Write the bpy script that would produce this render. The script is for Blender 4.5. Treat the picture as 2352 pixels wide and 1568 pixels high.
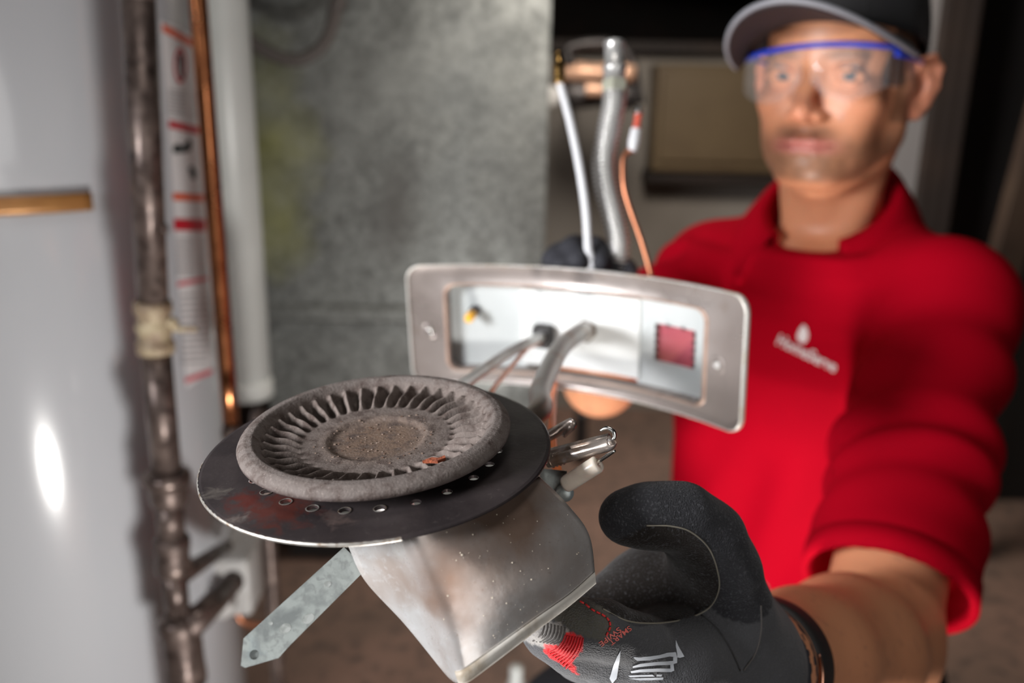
import bpy, bmesh, math, random
import numpy as np
from mathutils import Vector, Matrix
from mathutils.bvhtree import BVHTree
random.seed(7); rng = np.random.default_rng(7)
sc = bpy.context.scene
for o in list(bpy.data.objects): bpy.data.objects.remove(o)
# ------------------------------------------------------------------ camera
FPX, H = 2000.0, 1.0
T, RO = math.radians(15.7), math.radians(1.0)
f_ = np.array([0, math.cos(T), -math.sin(T)]); r0 = np.array([1., 0, 0]); u0 = np.array([0, math.sin(T), math.cos(T)])
r_ = r0*math.cos(RO)+u0*math.sin(RO); u_ = u0*math.cos(RO)-r0*math.sin(RO); CL = np.array([0, 0, H])
cam = bpy.data.cameras.new('camera'); co = bpy.data.objects.new('camera', cam); sc.collection.objects.link(co)
co.matrix_world = Matrix(((r_[0], u_[0], -f_[0], 0), (r_[1], u_[1], -f_[1], 0), (r_[2], u_[2], -f_[2], H), (0, 0, 0, 1)))
cam.sensor_width = 36; cam.lens = FPX*36/2352; cam.clip_start = .02
cam.dof.use_dof = True; cam.dof.focus_distance = .338; cam.dof.aperture_fstop = 5.7
sc.camera = co
# ------------------------------------------------------------------ world, lamps, exposure
w = bpy.data.worlds.new('world'); sc.world = w; w.use_nodes = True
w.node_tree.nodes['Background'].inputs[0].default_value = (.75, .85, 1, 1)
w.node_tree.nodes['Background'].inputs[1].default_value = .15
sc.view_settings.view_transform = 'Standard'; sc.view_settings.look = 'None'
sc.view_settings.gamma = 1; sc.view_settings.use_curve_mapping = False; sc.view_settings.exposure = 0.0
def area(name, loc, to, size, power, col=(1, 1, 1), spread=180):
    l = bpy.data.lights.new(name, 'AREA'); l.shape = 'DISK'; l.size = size; l.energy = power; l.color = col; l.spread = math.radians(spread)
    o = bpy.data.objects.new(name, l); sc.collection.objects.link(o); o.location = loc
    o.rotation_euler = (Vector(to)-Vector(loc)).to_track_quat('-Z', 'Y').to_euler(); return o
area('work_light', (.03, .22, .085), (.13, .9, .75), .13, 9.5, (1, .97, .93))
area('camera_fill', (.32, -.35, .92), (.0, .5, .85), .55, .8, (1, .98, .96), 120)  # weak fill added beside the camera to brighten the shroud
area('softbox', (-.80, -.12, 1.10), (.02, .5, .85), .34, 4.2, (.97, .98, 1), 75)
area('overhead_fill', (-.05, .35, 2.15), (.0, .45, .8), .5, 3.5, (1, .95, .9))  # fill added overhead so the burner cap gets light from above
area('back_fill', (.22, 1.40, 1.50), (.62, 2.4, .15), .4, 10, (1, .92, .82), 140)  # added fill, brightens the back wall and floor

# ------------------------------------------------------------------ geometry of the view
def W(px, py, d): return CL+f_*d+r_*((px-1176)/FPX*d)-u_*((py-784)/FPX*d)
def ray(px, py):
    v = f_+r_*((px-1176)/FPX)-u_*((py-784)/FPX); return v
def Wy(px, py, Y): v = ray(px, py); return CL+v*(Y/v[1])
def camv(x, y, z): return CL+r_*x+u_*y+f_*z
def camd(v): return r_*v[0]+u_*v[1]+f_*v[2]
def nrm(v): v = np.asarray(v, float); return v/np.linalg.norm(v)

# ------------------------------------------------------------------ materials
MATS = {}
def mat(name, col, rough=.5, metal=0., var=None, bump=None, attr=False, spec=.5, coat=0, trans=0, sss=0, rvar=None, aniso=0, alpha=1, emis=0, bump2=None, sheen=0):
    m = bpy.data.materials.new(name); m.use_nodes = True; nt = m.node_tree; N = nt.nodes; L = nt.links
    b = N['Principled BSDF']; I = b.inputs
    I['Base Color'].default_value = (*col, 1); I['Roughness'].default_value = rough; I['Metallic'].default_value = metal
    I['Specular IOR Level'].default_value = spec; I['Coat Weight'].default_value = coat; I['Transmission Weight'].default_value = trans
    I['Sheen Weight'].default_value = sheen
    I['Subsurface Weight'].default_value = sss
    if sss: I['Subsurface Radius'].default_value = (.012, .005, .003); I['Subsurface Scale'].default_value = 1
    I['Alpha'].default_value = alpha
    if emis: I['Emission Color'].default_value = (*col, 1); I['Emission Strength'].default_value = emis
    tc = N.new('ShaderNodeTexCoord')
    def noise(sc_, det=4, dist=0):
        n = N.new('ShaderNodeTexNoise'); n.inputs['Scale'].default_value = sc_; n.inputs['Detail'].default_value = det; n.inputs['Distortion'].default_value = dist
        L.new(tc.outputs['Object'], n.inputs['Vector']); return n
    cur = None
    if attr:
        a = N.new('ShaderNodeAttribute'); a.attribute_name = 'Col'; cur = a.outputs['Color']
    for (s, c2, lo, hi) in (var or []):
        n = noise(s, 5, .4); mr = N.new('ShaderNodeMapRange'); mr.inputs['From Min'].default_value = lo; mr.inputs['From Max'].default_value = hi
        L.new(n.outputs['Fac'], mr.inputs['Value'])
        mx = N.new('ShaderNodeMix'); mx.data_type = 'RGBA'; L.new(mr.outputs[0], mx.inputs['Factor'])
        if cur: L.new(cur, mx.inputs['A'])
        else: mx.inputs['A'].default_value = (*col, 1)
        mx.inputs['B'].default_value = (*c2, 1); cur = mx.outputs['Result']
    if cur: L.new(cur, I['Base Color'])
    if rvar:
        n = noise(rvar[0], 4); mr = N.new('ShaderNodeMapRange'); mr.inputs['From Min'].default_value = .35; mr.inputs['From Max'].default_value = .65
        mr.inputs['To Min'].default_value = rvar[1]; mr.inputs['To Max'].default_value = rvar[2]; L.new(n.outputs['Fac'], mr.inputs['Value']); L.new(mr.outputs[0], I['Roughness'])
    last = None
    for bp in (bump, bump2):
        if not bp: continue
        kind, s, st, dist = bp
        if kind == 'noise': h = noise(s, 3).outputs['Fac']
        elif kind == 'vor':
            n = N.new('ShaderNodeTexVoronoi'); n.inputs['Scale'].default_value = s; L.new(tc.outputs['Object'], n.inputs['Vector']); h = n.outputs['Distance']
        else:
            n = N.new('ShaderNodeTexWave'); n.inputs['Scale'].default_value = s; n.bands_direction = kind; n.inputs['Distortion'].default_value = .6; L.new(tc.outputs['Object'], n.inputs['Vector']); h = n.outputs['Fac']
        bn = N.new('ShaderNodeBump'); bn.inputs['Strength'].default_value = st; bn.inputs['Distance'].default_value = dist
        L.new(h, bn.inputs['Height'])
        if last: L.new(last, bn.inputs['Normal'])
        last = bn.outputs['Normal']
    if last: L.new(last, I['Normal'])
    MATS[name] = m; return m

# ------------------------------------------------------------------ object helpers
def link(name, me, m, parent=None, smooth=True, kind=None):
    if parent is not None and parent.get('wloc') is not None:
        me.transform(Matrix.Translation(-Vector(parent['wloc'])))
    o = bpy.data.objects.new(name, me); sc.collection.objects.link(o)
    if m: me.materials.append(m)
    if smooth: me.shade_smooth()
    if parent is not None: o.parent = parent
    o['wloc'] = list(parent['wloc']) if parent is not None else [0, 0, 0]
    if kind: o['kind'] = kind
    return o
def sub(o):   # a mesh object used as a parent keeps its own vertices in the parent's frame
    return o
def mesh(verts, faces):
    me = bpy.data.meshes.new('m'); me.from_pydata([tuple(map(float, v)) for v in verts], [], [tuple(map(int, f)) for f in faces]); me.update(); return me
def obj(name, vf, m, parent=None, smooth=True, kind=None):
    return link(name, mesh(*vf), m, parent, smooth, kind)
def empty(name, loc, label, cat, group=None):
    o = bpy.data.objects.new(name, None); sc.collection.objects.link(o); o.location = tuple(loc); o.empty_display_size = .05
    o['wloc'] = [float(a) for a in loc]; o['label'] = label; o['category'] = cat
    if group: o['group'] = group
    return o
def tag(o, label, cat, group=None):
    o['label'] = label; o['category'] = cat
    if group: o['group'] = group
    return o
def join(*vfs):
    V = []; F_ = []
    for v, f in vfs:
        n = len(V); V += list(v); F_ += [tuple(i+n for i in q) for q in f]
    return V, F_
def catmull(P, n=8):
    P = [np.asarray(p, float) for p in P]
    if len(P) < 3: return [P[0]+(P[-1]-P[0])*t for t in np.linspace(0, 1, n+1)]
    Q = [2*P[0]-P[1]]+P+[2*P[-1]-P[-2]]; out = []
    for i in range(1, len(Q)-2):
        a, b, c, d = Q[i-1:i+3]
        for k in range(n):
            t = k/n; out.append(.5*((2*b)+(c-a)*t+(2*a-5*b+4*c-d)*t*t+(3*b-a-3*c+d)*t**3))
    out.append(P[-1]); return out
def tube(P, rad, seg=16, n=8, smooth=True, caps=True, raw=False):
    """tube along the points; rad: number, list per control point, or function of 0..1"""
    C = [np.asarray(p, float) for p in P] if raw else catmull(P, n)
    m = len(C); V = []; F_ = []
    if callable(rad): R = [rad(i/(m-1)) for i in range(m)]
    elif hasattr(rad, '__len__'): R = list(np.interp(np.linspace(0, len(rad)-1, m), range(len(rad)), rad))
    else: R = [rad]*m
    up = None
    for i in range(m):
        a = C[min(i+1, m-1)]-C[max(i-1, 0)]; a = nrm(a)
        if up is None:
            up = np.cross(a, [0, 0, 1.]);
            if np.linalg.norm(up) < .1: up = np.cross(a, [1., 0, 0])
        up = nrm(up-a*np.dot(up, a)); s = np.cross(a, up)
        for k in range(seg):
            t = 2*math.pi*k/seg; V.append(C[i]+R[i]*(math.cos(t)*up+math.sin(t)*s))
    for i in range(m-1):
        for k in range(seg):
            k2 = (k+1) % seg; F_.append((i*seg+k, i*seg+k2, (i+1)*seg+k2, (i+1)*seg+k))
    if caps: F_.append(tuple(range(seg))[::-1]); F_.append(tuple((m-1)*seg+k for k in range(seg)))
    return V, F_
def lathe(org, ax, prof, seg=32, xa=None, caps=True):
    ax = nrm(ax); xa = nrm(np.cross(ax, [0.3, .2, 1.]) if xa is None else np.array(xa)-ax*np.dot(xa, ax)); ya = np.cross(ax, xa); V = []; F_ = []
    for (r, z) in prof:
        for k in range(seg):
            t = 2*math.pi*k/seg; V.append(org+ax*z+r*(math.cos(t)*xa+math.sin(t)*ya))
    for i in range(len(prof)-1):
        for k in range(seg):
            k2 = (k+1) % seg; F_.append((i*seg+k, i*seg+k2, (i+1)*seg+k2, (i+1)*seg+k))
    if caps and prof[0][0] > 1e-6: F_.append(tuple(range(seg))[::-1])
    if caps and prof[-1][0] > 1e-6: F_.append(tuple((len(prof)-1)*seg+k for k in range(seg)))
    return V, F_
def box(c, s, ax=None, bev=0):
    c = np.asarray(c, float); ax = np.eye(3) if ax is None else np.array(ax)
    bm = bmesh.new(); bmesh.ops.create_cube(bm, size=1)
    for v in bm.verts: v.co = Vector((v.co.x*s[0], v.co.y*s[1], v.co.z*s[2]))
    if bev: bmesh.ops.bevel(bm, geom=list(bm.edges), offset=bev, segments=2, affect='EDGES', profile=.5)
    V = [c+ax[0]*v.co.x+ax[1]*v.co.y+ax[2]*v.co.z for v in bm.verts]; bm.verts.index_update()
    F_ = [tuple(v.index for v in f.verts) for f in bm.faces]; bm.free(); return V, F_
def b2(x0, x1, y0, y1, z0, z1, bev=0): return box(((x0+x1)/2, (y0+y1)/2, (z0+z1)/2), (x1-x0, y1-y0, z1-z0), bev=bev)
def grid(fn, nu, nv, closed=False):
    V = [fn(i/(nu-1) if not closed else i/nu, j/(nv-1)) for j in range(nv) for i in range(nu)]; F_ = []
    for j in range(nv-1):
        for i in range(nu if closed else nu-1):
            i2 = (i+1) % nu; F_.append((j*nu+i, j*nu+i2, (j+1)*nu+i2, (j+1)*nu+i))
    return V, F_
def solid(vf, th):
    """give a sheet thickness by duplicating it along its vertex normals"""
    me = mesh(*vf); bm = bmesh.new(); bm.from_mesh(me); bmesh.ops.recalc_face_normals(bm, faces=bm.faces)
    bmesh.ops.solidify(bm, geom=list(bm.faces), thickness=th); bm.verts.index_update()
    V = [np.array(v.co) for v in bm.verts]; F_ = [tuple(v.index for v in f.verts) for f in bm.faces]; bm.free(); return V, F_
def prism(poly, nrmv, th):
    """polygon of 3D points extruded by th along nrmv"""
    n = len(poly); V = [np.array(p) for p in poly]+[np.array(p)+nrmv*th for p in poly]
    F_ = [tuple(range(n)), tuple(range(2*n-1, n-1, -1))]+[(i, (i+1) % n, (i+1) % n+n, i+n) for i in range(n)]
    return V, F_
def boolean(o, cut, op='DIFFERENCE'):
    md = o.modifiers.new('b', 'BOOLEAN'); md.operation = op; md.object = cut; md.solver = 'EXACT'
    dg = bpy.context.evaluated_depsgraph_get(); dg.update(); me = bpy.data.meshes.new_from_object(o.evaluated_get(dg)); o.modifiers.clear(); old = o.data; o.data = me
    bpy.data.objects.remove(cut)
def bvh(o):
    me = o.data; off = Vector(o.parent['wloc']) if o.parent is not None else Vector((0, 0, 0))
    p = o.parent
    return BVHTree.FromPolygons([v.co+off for v in me.vertices], [tuple(q.vertices) for q in me.polygons])
def decal(name, polys, tree, m, parent, off=.0004, cuts=0, kind=None):
    """flat print: outlines given on the surface as seen, laid onto the real surface of the target"""
    bm = bmesh.new()
    for P in polys:
        vs = [bm.verts.new((x/1000, y/1000, 0)) for x, y in P]
        try: bm.faces.new(vs)
        except ValueError: pass
    bmesh.ops.triangulate(bm, faces=list(bm.faces))
    for _ in range(cuts): bmesh.ops.subdivide_edges(bm, edges=list(bm.edges), cuts=1, use_grid_fill=True)
    bmesh.ops.triangulate(bm, faces=list(bm.faces))
    bad = []
    for v in bm.verts:
        d = Vector(ray(v.co.x*1000, v.co.y*1000)).normalized(); h = tree.ray_cast(Vector(CL), d)
        if h[0] is None: bad.append(v); continue
        n = h[1] if h[1].dot(d) < 0 else -h[1]
        v.co = h[0]+n*off
    bmesh.ops.delete(bm, geom=bad, context='VERTS')
    me = bpy.data.meshes.new('m'); bm.to_mesh(me); bm.free()
    return link(name, me, m, parent, True, kind)
def text_polys(s, org, dx, dy, res=3, bold=0):
    """text outline faces mapped onto the picture of the surface: org + x*dx + y*dy"""
    cu = bpy.data.curves.new('t', 'FONT'); cu.body = s; cu.resolution_u = res; cu.offset = bold; cu.size = 1
    o = bpy.data.objects.new('t', cu); sc.collection.objects.link(o); dg = bpy.context.evaluated_depsgraph_get(); dg.update()
    me = bpy.data.meshes.new_from_object(o.evaluated_get(dg)); bpy.data.objects.remove(o)
    wd = max(v.co.x for v in me.vertices)
    return [[(org[0]+me.vertices[i].co.x/wd*dx[0]+me.vertices[i].co.y*dy[0], org[1]+me.vertices[i].co.x/wd*dx[1]+me.vertices[i].co.y*dy[1]) for i in p.vertices] for p in me.polygons]

# ------------------------------------------------------------------ implicit surfaces
class Vol:
    def __init__(s, xs, ys, zs, far=.06):
        s.x, s.y, s.z = [np.asarray(a, np.float32) for a in (xs, ys, zs)]; s.g = np.full((len(xs), len(ys), len(zs)), far, np.float32)
    def put(s, fn, lo, hi, k=.01, op='u'):
        ix = [np.searchsorted(a, [l, h]) for a, l, h in zip((s.x, s.y, s.z), lo, hi)]
        sl = tuple(slice(max(i[0]-1, 0), i[1]+1) for i in ix)
        X = s.x[sl[0]][:, None, None]; Y = s.y[sl[1]][None, :, None]; Z = s.z[sl[2]][None, None, :]
        if 0 in (X.size, Y.size, Z.size): return
        d = fn(X, Y, Z).astype(np.float32); a = s.g[sl]
        if op == 'u': h = np.maximum(k-np.abs(a-d), 0)/k; s.g[sl] = np.minimum(a, d)-h*h*k*.25
        elif op == 's': d = -d; h = np.maximum(k-np.abs(a-d), 0)/k; s.g[sl] = np.maximum(a, d)+h*h*k*.25
        elif op == 'add': s.g[sl] = a+d
    def cone(s, a, b, ra, rb, k=.01, op='u', sq=None):
        a = np.asarray(a, float); b = np.asarray(b, float); ab = b-a; L2 = ab@ab; R = max(ra, rb)+k+.012
        def fn(X, Y, Z):
            x, y, z = X-a[0], Y-a[1], Z-a[2]; t = np.clip((x*ab[0]+y*ab[1]+z*ab[2])/L2, 0, 1)
            return np.sqrt((x-ab[0]*t)**2+(y-ab[1]*t)**2+(z-ab[2]*t)**2)-(ra+(rb-ra)*t)
        s.put(fn, np.minimum(a, b)-R, np.maximum(a, b)+R, k, op)
    def chain(s, P, R, k=.01, op='u'):
        for i in range(len(P)-1): s.cone(P[i], P[i+1], R[i], R[i+1], k, op)
    def ell(s, c, r, ax=None, k=.01, op='u'):
        c = np.asarray(c, float); r = np.asarray(r, float); ax = np.eye(3) if ax is None else np.array(ax); m = r.max()+k+.012
        def fn(X, Y, Z):
            x, y, z = X-c[0], Y-c[1], Z-c[2]; q = [(x*ax[i][0]+y*ax[i][1]+z*ax[i][2])/r[i] for i in range(3)]
            l = np.sqrt(q[0]**2+q[1]**2+q[2]**2); g = np.sqrt((q[0]/r[0])**2+(q[1]/r[1])**2+(q[2]/r[2])**2)+1e-9
            return l*(l-1)/g
        s.put(fn, c-m, c+m, k, op)
    def mesh(s):
        g = s.g; S = g < 0
        A = S[:-1, :-1, :-1]; mix = np.zeros(A.shape, bool); n = [d for d in [(i, j, k) for i in (0, 1) for j in (0, 1) for k in (0, 1)]]
        def cor(M, d): return M[d[0]:M.shape[0]-1+d[0], d[1]:M.shape[1]-1+d[1], d[2]:M.shape[2]-1+d[2]]
        for d in n[1:]: mix |= cor(S, d) != A
        idx = np.argwhere(mix); vid = np.full(A.shape, -1, np.int64); vid[tuple(idx.T)] = np.arange(len(idx))
        cv = {d: g[idx[:, 0]+d[0], idx[:, 1]+d[1], idx[:, 2]+d[2]] for d in n}
        acc = np.zeros((len(idx), 3)); cnt = np.zeros(len(idx))
        for d in n:
            for ax in range(3):
                if d[ax]: continue
                e = list(d); e[ax] = 1; e = tuple(e); a, b = cv[d], cv[e]; ch = (a < 0) != (b < 0); t = np.where(ch, a/np.where(ch, a-b, 1), 0)
                p = np.tile(np.array(d, float), (len(idx), 1)); p[:, ax] += t; acc[ch] += p[ch]; cnt[ch] += 1
        P = acc/cnt[:, None]; V = np.zeros_like(P)
        for ax, arr in enumerate((s.x, s.y, s.z)):
            lo = arr[idx[:, ax]]; hi = arr[idx[:, ax]+1]; V[:, ax] = lo+(hi-lo)*P[:, ax]
        Fs = []
        for ax in range(3):
            o1, o2 = [(1, 2), (2, 0), (0, 1)][ax]
            lo = [slice(None)]*3; hi = [slice(None)]*3; lo[ax] = slice(None, -1); hi[ax] = slice(1, None)
            ch = S[tuple(lo)] != S[tuple(hi)]; c = np.argwhere(ch); ok = (c[:, o1] > 0) & (c[:, o2] > 0) & (c[:, o1] < g.shape[o1]-1) & (c[:, o2] < g.shape[o2]-1); c = c[ok]
            ins = S[tuple(c.T)]; q = []
            for da, db in ((0, 0), (1, 0), (1, 1), (0, 1)):
                k = c.copy(); k[:, o1] -= da; k[:, o2] -= db; q.append(vid[tuple(k.T)])
            q = np.stack(q, 1); q[~ins] = q[~ins][:, ::-1]; Fs.append(q)
        return V, np.concatenate(Fs)
def span(*seg):
    """axis samples: (start, stop, step) pieces put together"""
    out = [seg[0][0]]
    for a, b, st in seg:
        n = max(1, round((b-a)/st)); out += list(np.linspace(a, b, n+1)[1:])
    return np.array(out)
def volobj(name, vol, m, parent, colfn=None):
    V, F_ = vol.mesh(); me = bpy.data.meshes.new('m'); me.vertices.add(len(V)); me.vertices.foreach_set('co', V.astype(np.float32).ravel())
    me.loops.add(len(F_)*4); me.loops.foreach_set('vertex_index', F_.ravel().astype(np.int32)); me.polygons.add(len(F_)); me.polygons.foreach_set('loop_start', np.arange(0, len(F_)*4, 4, dtype=np.int32))
    me.update(calc_edges=True); me.validate()
    if colfn is not None:
        c = np.ones((len(V), 4), np.float32); c[:, :3] = colfn(V); a = me.color_attributes.new('Col', 'FLOAT_COLOR', 'POINT'); a.data.foreach_set('color', c.ravel())
    return link(name, me, m, parent)
def sstep(a, b, x): t = np.clip((x-a)/(b-a), 0, 1); return t*t*(3-2*t)

# ================================================================== SETTING
mat('concrete_floor', (.20, .13, .10), .8, var=[(3, (.28, .17, .13), .4, .65), (30, (.06, .05, .045), .5, .8)], bump=('noise', 40, .3, .004))
mat('wall_paint', (.25, .225, .20), .85, var=[(2.5, (.19, .165, .14), .4, .7)], bump=('noise', 60, .2, .003))
mat('dark_wood', (.012, .006, .004), .7, var=[(6, (.022, .011, .006), .45, .7)], bump=('X', 12, .2, .003))
mat('tan_wood', (.055, .034, .022), .65, var=[(8, (.035, .02, .014), .4, .7)])
mat('trim_white', (.17, .16, .16), .5)
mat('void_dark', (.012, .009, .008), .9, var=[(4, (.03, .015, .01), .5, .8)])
def struct(name, vf, m, parent=None, smooth=False):
    o = obj(name, vf, MATS[m], parent, smooth)
    if parent is None: o['kind'] = 'structure'
    return o
struct('floor', b2(-1.8, 2.4, -1.2, 4.2, -.06, 0), 'concrete_floor')
struct('wall_back', b2(-1.8, 2.4, 2.75, 2.95, 0, 1.13), 'wall_paint')
struct('trim_1', b2(-1.8, 2.4, 2.70, 2.98, 1.13, 1.165, .004), 'dark_wood')      # sill plate of the crawl space
struct('wall_left', b2(-1.9, -1.8, -1.2, 4.2, 0, 2.4), 'wall_paint')
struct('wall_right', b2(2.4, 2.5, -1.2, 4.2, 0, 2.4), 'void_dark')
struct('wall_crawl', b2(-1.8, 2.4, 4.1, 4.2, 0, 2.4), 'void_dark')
struct('wall_front', b2(-1.8, 2.4, -1.3, -1.2, 0, 2.4), 'wall_paint')
ceil = struct('ceiling', b2(-1.8, 2.4, -1.2, 4.2, 2.4, 2.5), 'dark_wood')
for i in range(9):
    a = -1.5+i*.42
    struct('joist', b2(a, a+.045, -1.2, 4.1, 2.2, 2.4), 'dark_wood', ceil)
# crawl space framing seen in the gloom above the half wall
for i, (x, z) in enumerate([(.25, 1.55), (.62, 1.5), (.98, 1.52), (1.35, 1.5)]):
    o = struct('trim_%d' % (i+2), box((x, 3.35, z), (.05, 1.3, .16), [nrm([1, .5, -.1]), nrm([-.5, 1, .05]), [0, 0, 1]]), 'dark_wood')
# door frame, post and stud on the right
xr = Wy(2140, 150, 1.9)
def vpost(name, pxs, Y, z1, m, dy=.04):
    a = Wy(pxs[0], 300, Y)[0]; b = Wy(pxs[1], 300, Y)[0]; return struct(name, b2(a, b, Y, Y+dy, 0, z1, .002), m)
vpost('door_1', (2048, 2128), 1.9, 2.2, 'trim_white')
vpost('trim_6', (2130, 2215), 1.88, 2.2, 'dark_wood', .09)
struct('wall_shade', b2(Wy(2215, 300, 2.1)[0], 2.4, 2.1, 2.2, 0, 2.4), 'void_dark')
a = Wy(2345, 330, 1.75); b = Wy(2262, 640, 1.75); dirv = nrm(b-a); sx = nrm(np.cross([0, 1, 0], dirv))
st = struct('trim_7', box((a+b)/2+sx*-.03, (.06, .04, 1.3), [sx, [0, 1, 0], dirv], .002), 'tan_wood')
# electrical panel on the half wall
mat('beige_paint', (.12, .080, .038), .5, var=[(5, (.09, .056, .026), .4, .7)])
pa, pb = Wy(1497, 395, 2.6), Wy(1775, 150, 2.6)
e = empty('panel_cabinet', ((pa[0]+pb[0])/2, 2.7, pa[2]), 'beige flat metal cabinet on grey wall behind the man', 'cabinet')
obj('body', b2(pa[0], pb[0]+.05, 2.62, 2.75, pa[2], pb[2], .008), MATS['beige_paint'], e, False)
obj('door', b2(pa[0]+.02, pb[0]+.03, 2.608, 2.62, pa[2]+.03, pb[2]-.02, .004), MATS['beige_paint'], e, False)
obj('bottom_rail', b2(pa[0]-.01, pb[0]+.06, 2.64, 2.75, pa[2]-.035, pa[2]-.002, .005), MATS['dark_wood'], e, False)

# ================================================================== GALVANISED DUCT
mat('galvanised', (.25, .26, .25), .5, .55, var=[(75, (.145, .15, .145), .40, .62), (2.2, (.31, .32, .31), .5, .75)], rvar=(18, .32, .6), bump=('vor', 55, .06, .002))
DY = 1.70
x0 = Wy(572, 500, DY)[0]; x1 = Wy(1256, 400, DY)[0]; zs = Wy(780, 718, DY)[2]
def blotch(m, pt, rad, colr, nscale, thr, org, zs_=1):
    nt = m.node_tree; N = nt.nodes; L = nt.links; b = N['Principled BSDF']; src = b.inputs['Base Color'].links[0].from_socket; tc = N.new('ShaderNodeTexCoord')
    mp = N.new('ShaderNodeMapping'); mp.inputs['Scale'].default_value = (1, 1, zs_); L.new(tc.outputs['Object'], mp.inputs['Vector']); p = (np.array(pt)-np.array(org))*[1, 1, zs_]
    sb = N.new('ShaderNodeVectorMath'); sb.operation = 'DISTANCE'; L.new(mp.outputs[0], sb.inputs[0]); sb.inputs[1].default_value = tuple(p)
    n = N.new('ShaderNodeTexNoise'); n.inputs['Scale'].default_value = nscale; n.inputs['Detail'].default_value = 6; L.new(tc.outputs['Object'], n.inputs['Vector'])
    mr = N.new('ShaderNodeMapRange'); mr.inputs['From Max'].default_value = rad; mr.inputs['To Min'].default_value = .55; mr.inputs['To Max'].default_value = -.25; L.new(sb.outputs['Value'], mr.inputs['Value'])
    ad = N.new('ShaderNodeMath'); ad.operation = 'ADD'; L.new(mr.outputs[0], ad.inputs[0]); L.new(n.outputs['Fac'], ad.inputs[1])
    m2 = N.new('ShaderNodeMapRange'); m2.inputs['From Min'].default_value = thr; m2.inputs['From Max'].default_value = thr+.6; L.new(ad.outputs[0], m2.inputs['Value'])
    mx = N.new('ShaderNodeMix'); mx.data_type = 'RGBA'; L.new(m2.outputs[0], mx.inputs['Factor']); L.new(src, mx.inputs['A']); mx.inputs['B'].default_value = (*colr, 1); L.new(mx.outputs['Result'], b.inputs['Base Color'])
duct = empty('sheet_metal_duct', ((x0+x1)/2, DY+.2, 0), 'tall galvanised sheet metal duct behind the burner, mottled grey', 'duct')
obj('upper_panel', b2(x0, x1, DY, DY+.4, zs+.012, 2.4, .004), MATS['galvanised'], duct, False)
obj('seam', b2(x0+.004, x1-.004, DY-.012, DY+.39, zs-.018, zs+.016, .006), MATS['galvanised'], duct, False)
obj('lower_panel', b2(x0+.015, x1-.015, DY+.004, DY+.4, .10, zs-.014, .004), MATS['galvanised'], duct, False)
obj('base', b2(x0+.03, x1-.03, DY+.05, DY+.38, 0, .10), MATS['void_dark'], duct, False)
blotch(MATS['galvanised'], Wy(600, 400, DY), .20, (.30, .30, .10), 8, .55, duct['wloc'], .45)  # yellow reflection painted into the duct colour
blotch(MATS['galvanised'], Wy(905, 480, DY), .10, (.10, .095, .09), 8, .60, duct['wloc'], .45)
# grey cable loop hanging in front of the duct
mat('grey_cable', (.10, .085, .078), .5)
P = [Wy(x, y, 1.58) for x, y in ((530, -120), (536, 0), (556, 70), (610, 118), (680, 138), (735, 112), (762, 60), (772, 0), (776, -120))]
P = [np.array([P[0][0], 1.58, 2.2])]+P+[np.array([P[-1][0], 1.58, 2.2])]
tag(obj('cable', tube(P, .0115, 12, 8), MATS['grey_cable']), 'grey-brown flexible cable hanging in a loop before the duct', 'cable')

# ================================================================== WATER HEATER
mat('heater_enamel', (.56, .575, .605), .17, 0, var=[(1.5, (.51, .525, .56), .4, .7)], coat=.35, spec=.55)
HC = np.array([-.665, 1.12]); HR = .26
heater = empty('water_heater', (HC[0], HC[1], 0), 'large white-grey cylindrical water heater at the left edge', 'water heater')
tank = obj('tank', lathe(np.array([HC[0], HC[1], 0]), [0, 0, 1], [(HR-.03, .0), (HR-.01, .02), (HR-.004, .05), (HR, .06), (HR, 1.48), (HR-.01, 1.52), (HR-.06, 1.55), (0, 1.56)], 160), MATS['heater_enamel'], heater)
TT = bvh(tank)
mat('label_white', (.86, .85, .86), .5); mat('label_orange', (.85, .10, .01), .5); mat('label_red', (.62, .01, .03), .5)
mat('print_black', (.02, .03, .03), .6); mat('print_grey', (.36, .36, .37), .6); mat('label_pink', (.75, .16, .2), .5)
LBL = decal('warning_label', [[(366, 46), (410, 62), (452, 92), (458, 200), (470, 420), (478, 640), (488, 850), (428, 892), (408, 640), (394, 420), (378, 200)]], TT, MATS['label_white'], heater, .0006, 5)
LBL['label'] = 'tall white warning label with red stripes'
def strip(a, b, t, name, m, off=.0011, cuts=3, par=None):
    return decal(name, [[(a[0], a[1]), (b[0], b[1]), (b[0], b[1]+t), (a[0], a[1]+t)]], TT, MATS[m], par or heater, off, cuts)
for a, b, t, m in (((371, 54), (448, 96), 17, 'label_orange'), ((386, 276), (456, 292), 17, 'label_red'), ((396, 443), (466, 447), 16, 'label_orange'), ((398, 502), (470, 504), 27, 'label_red'),
                   ((406, 648), (474, 634), 10, 'label_pink'), ((424, 868), (486, 846), 12, 'label_pink')):
    strip(a, b, t, 'label_stripe', m)
ringp = [[(412+15*math.cos(t), 150+42*math.sin(t)), (412+15*math.cos(t2), 150+42*math.sin(t2)), (412+10*math.cos(t2), 150+32*math.sin(t2)), (412+10*math.cos(t), 150+32*math.sin(t))] for t, t2 in [(i*math.pi/10, (i+1)*math.pi/10) for i in range(20)]]
decal('pictogram', ringp, TT, MATS['label_red'], heater, .0012)
decal('pictogram', [[(406, 128), (414, 122), (418, 140), (416, 160), (422, 178), (414, 182), (408, 160)]], TT, MATS['print_black'], heater, .0013, 1)
decal('pictogram', [[(394, 340), (402, 330), (418, 336), (432, 318), (438, 326), (436, 346), (420, 350), (396, 352)]], TT, MATS['print_black'], heater, .0013, 1)
decal('pictogram', [[(430, 385), (440, 380), (450, 398), (446, 412), (438, 410)]], TT, MATS['print_black'], heater, .0013, 1)
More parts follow.
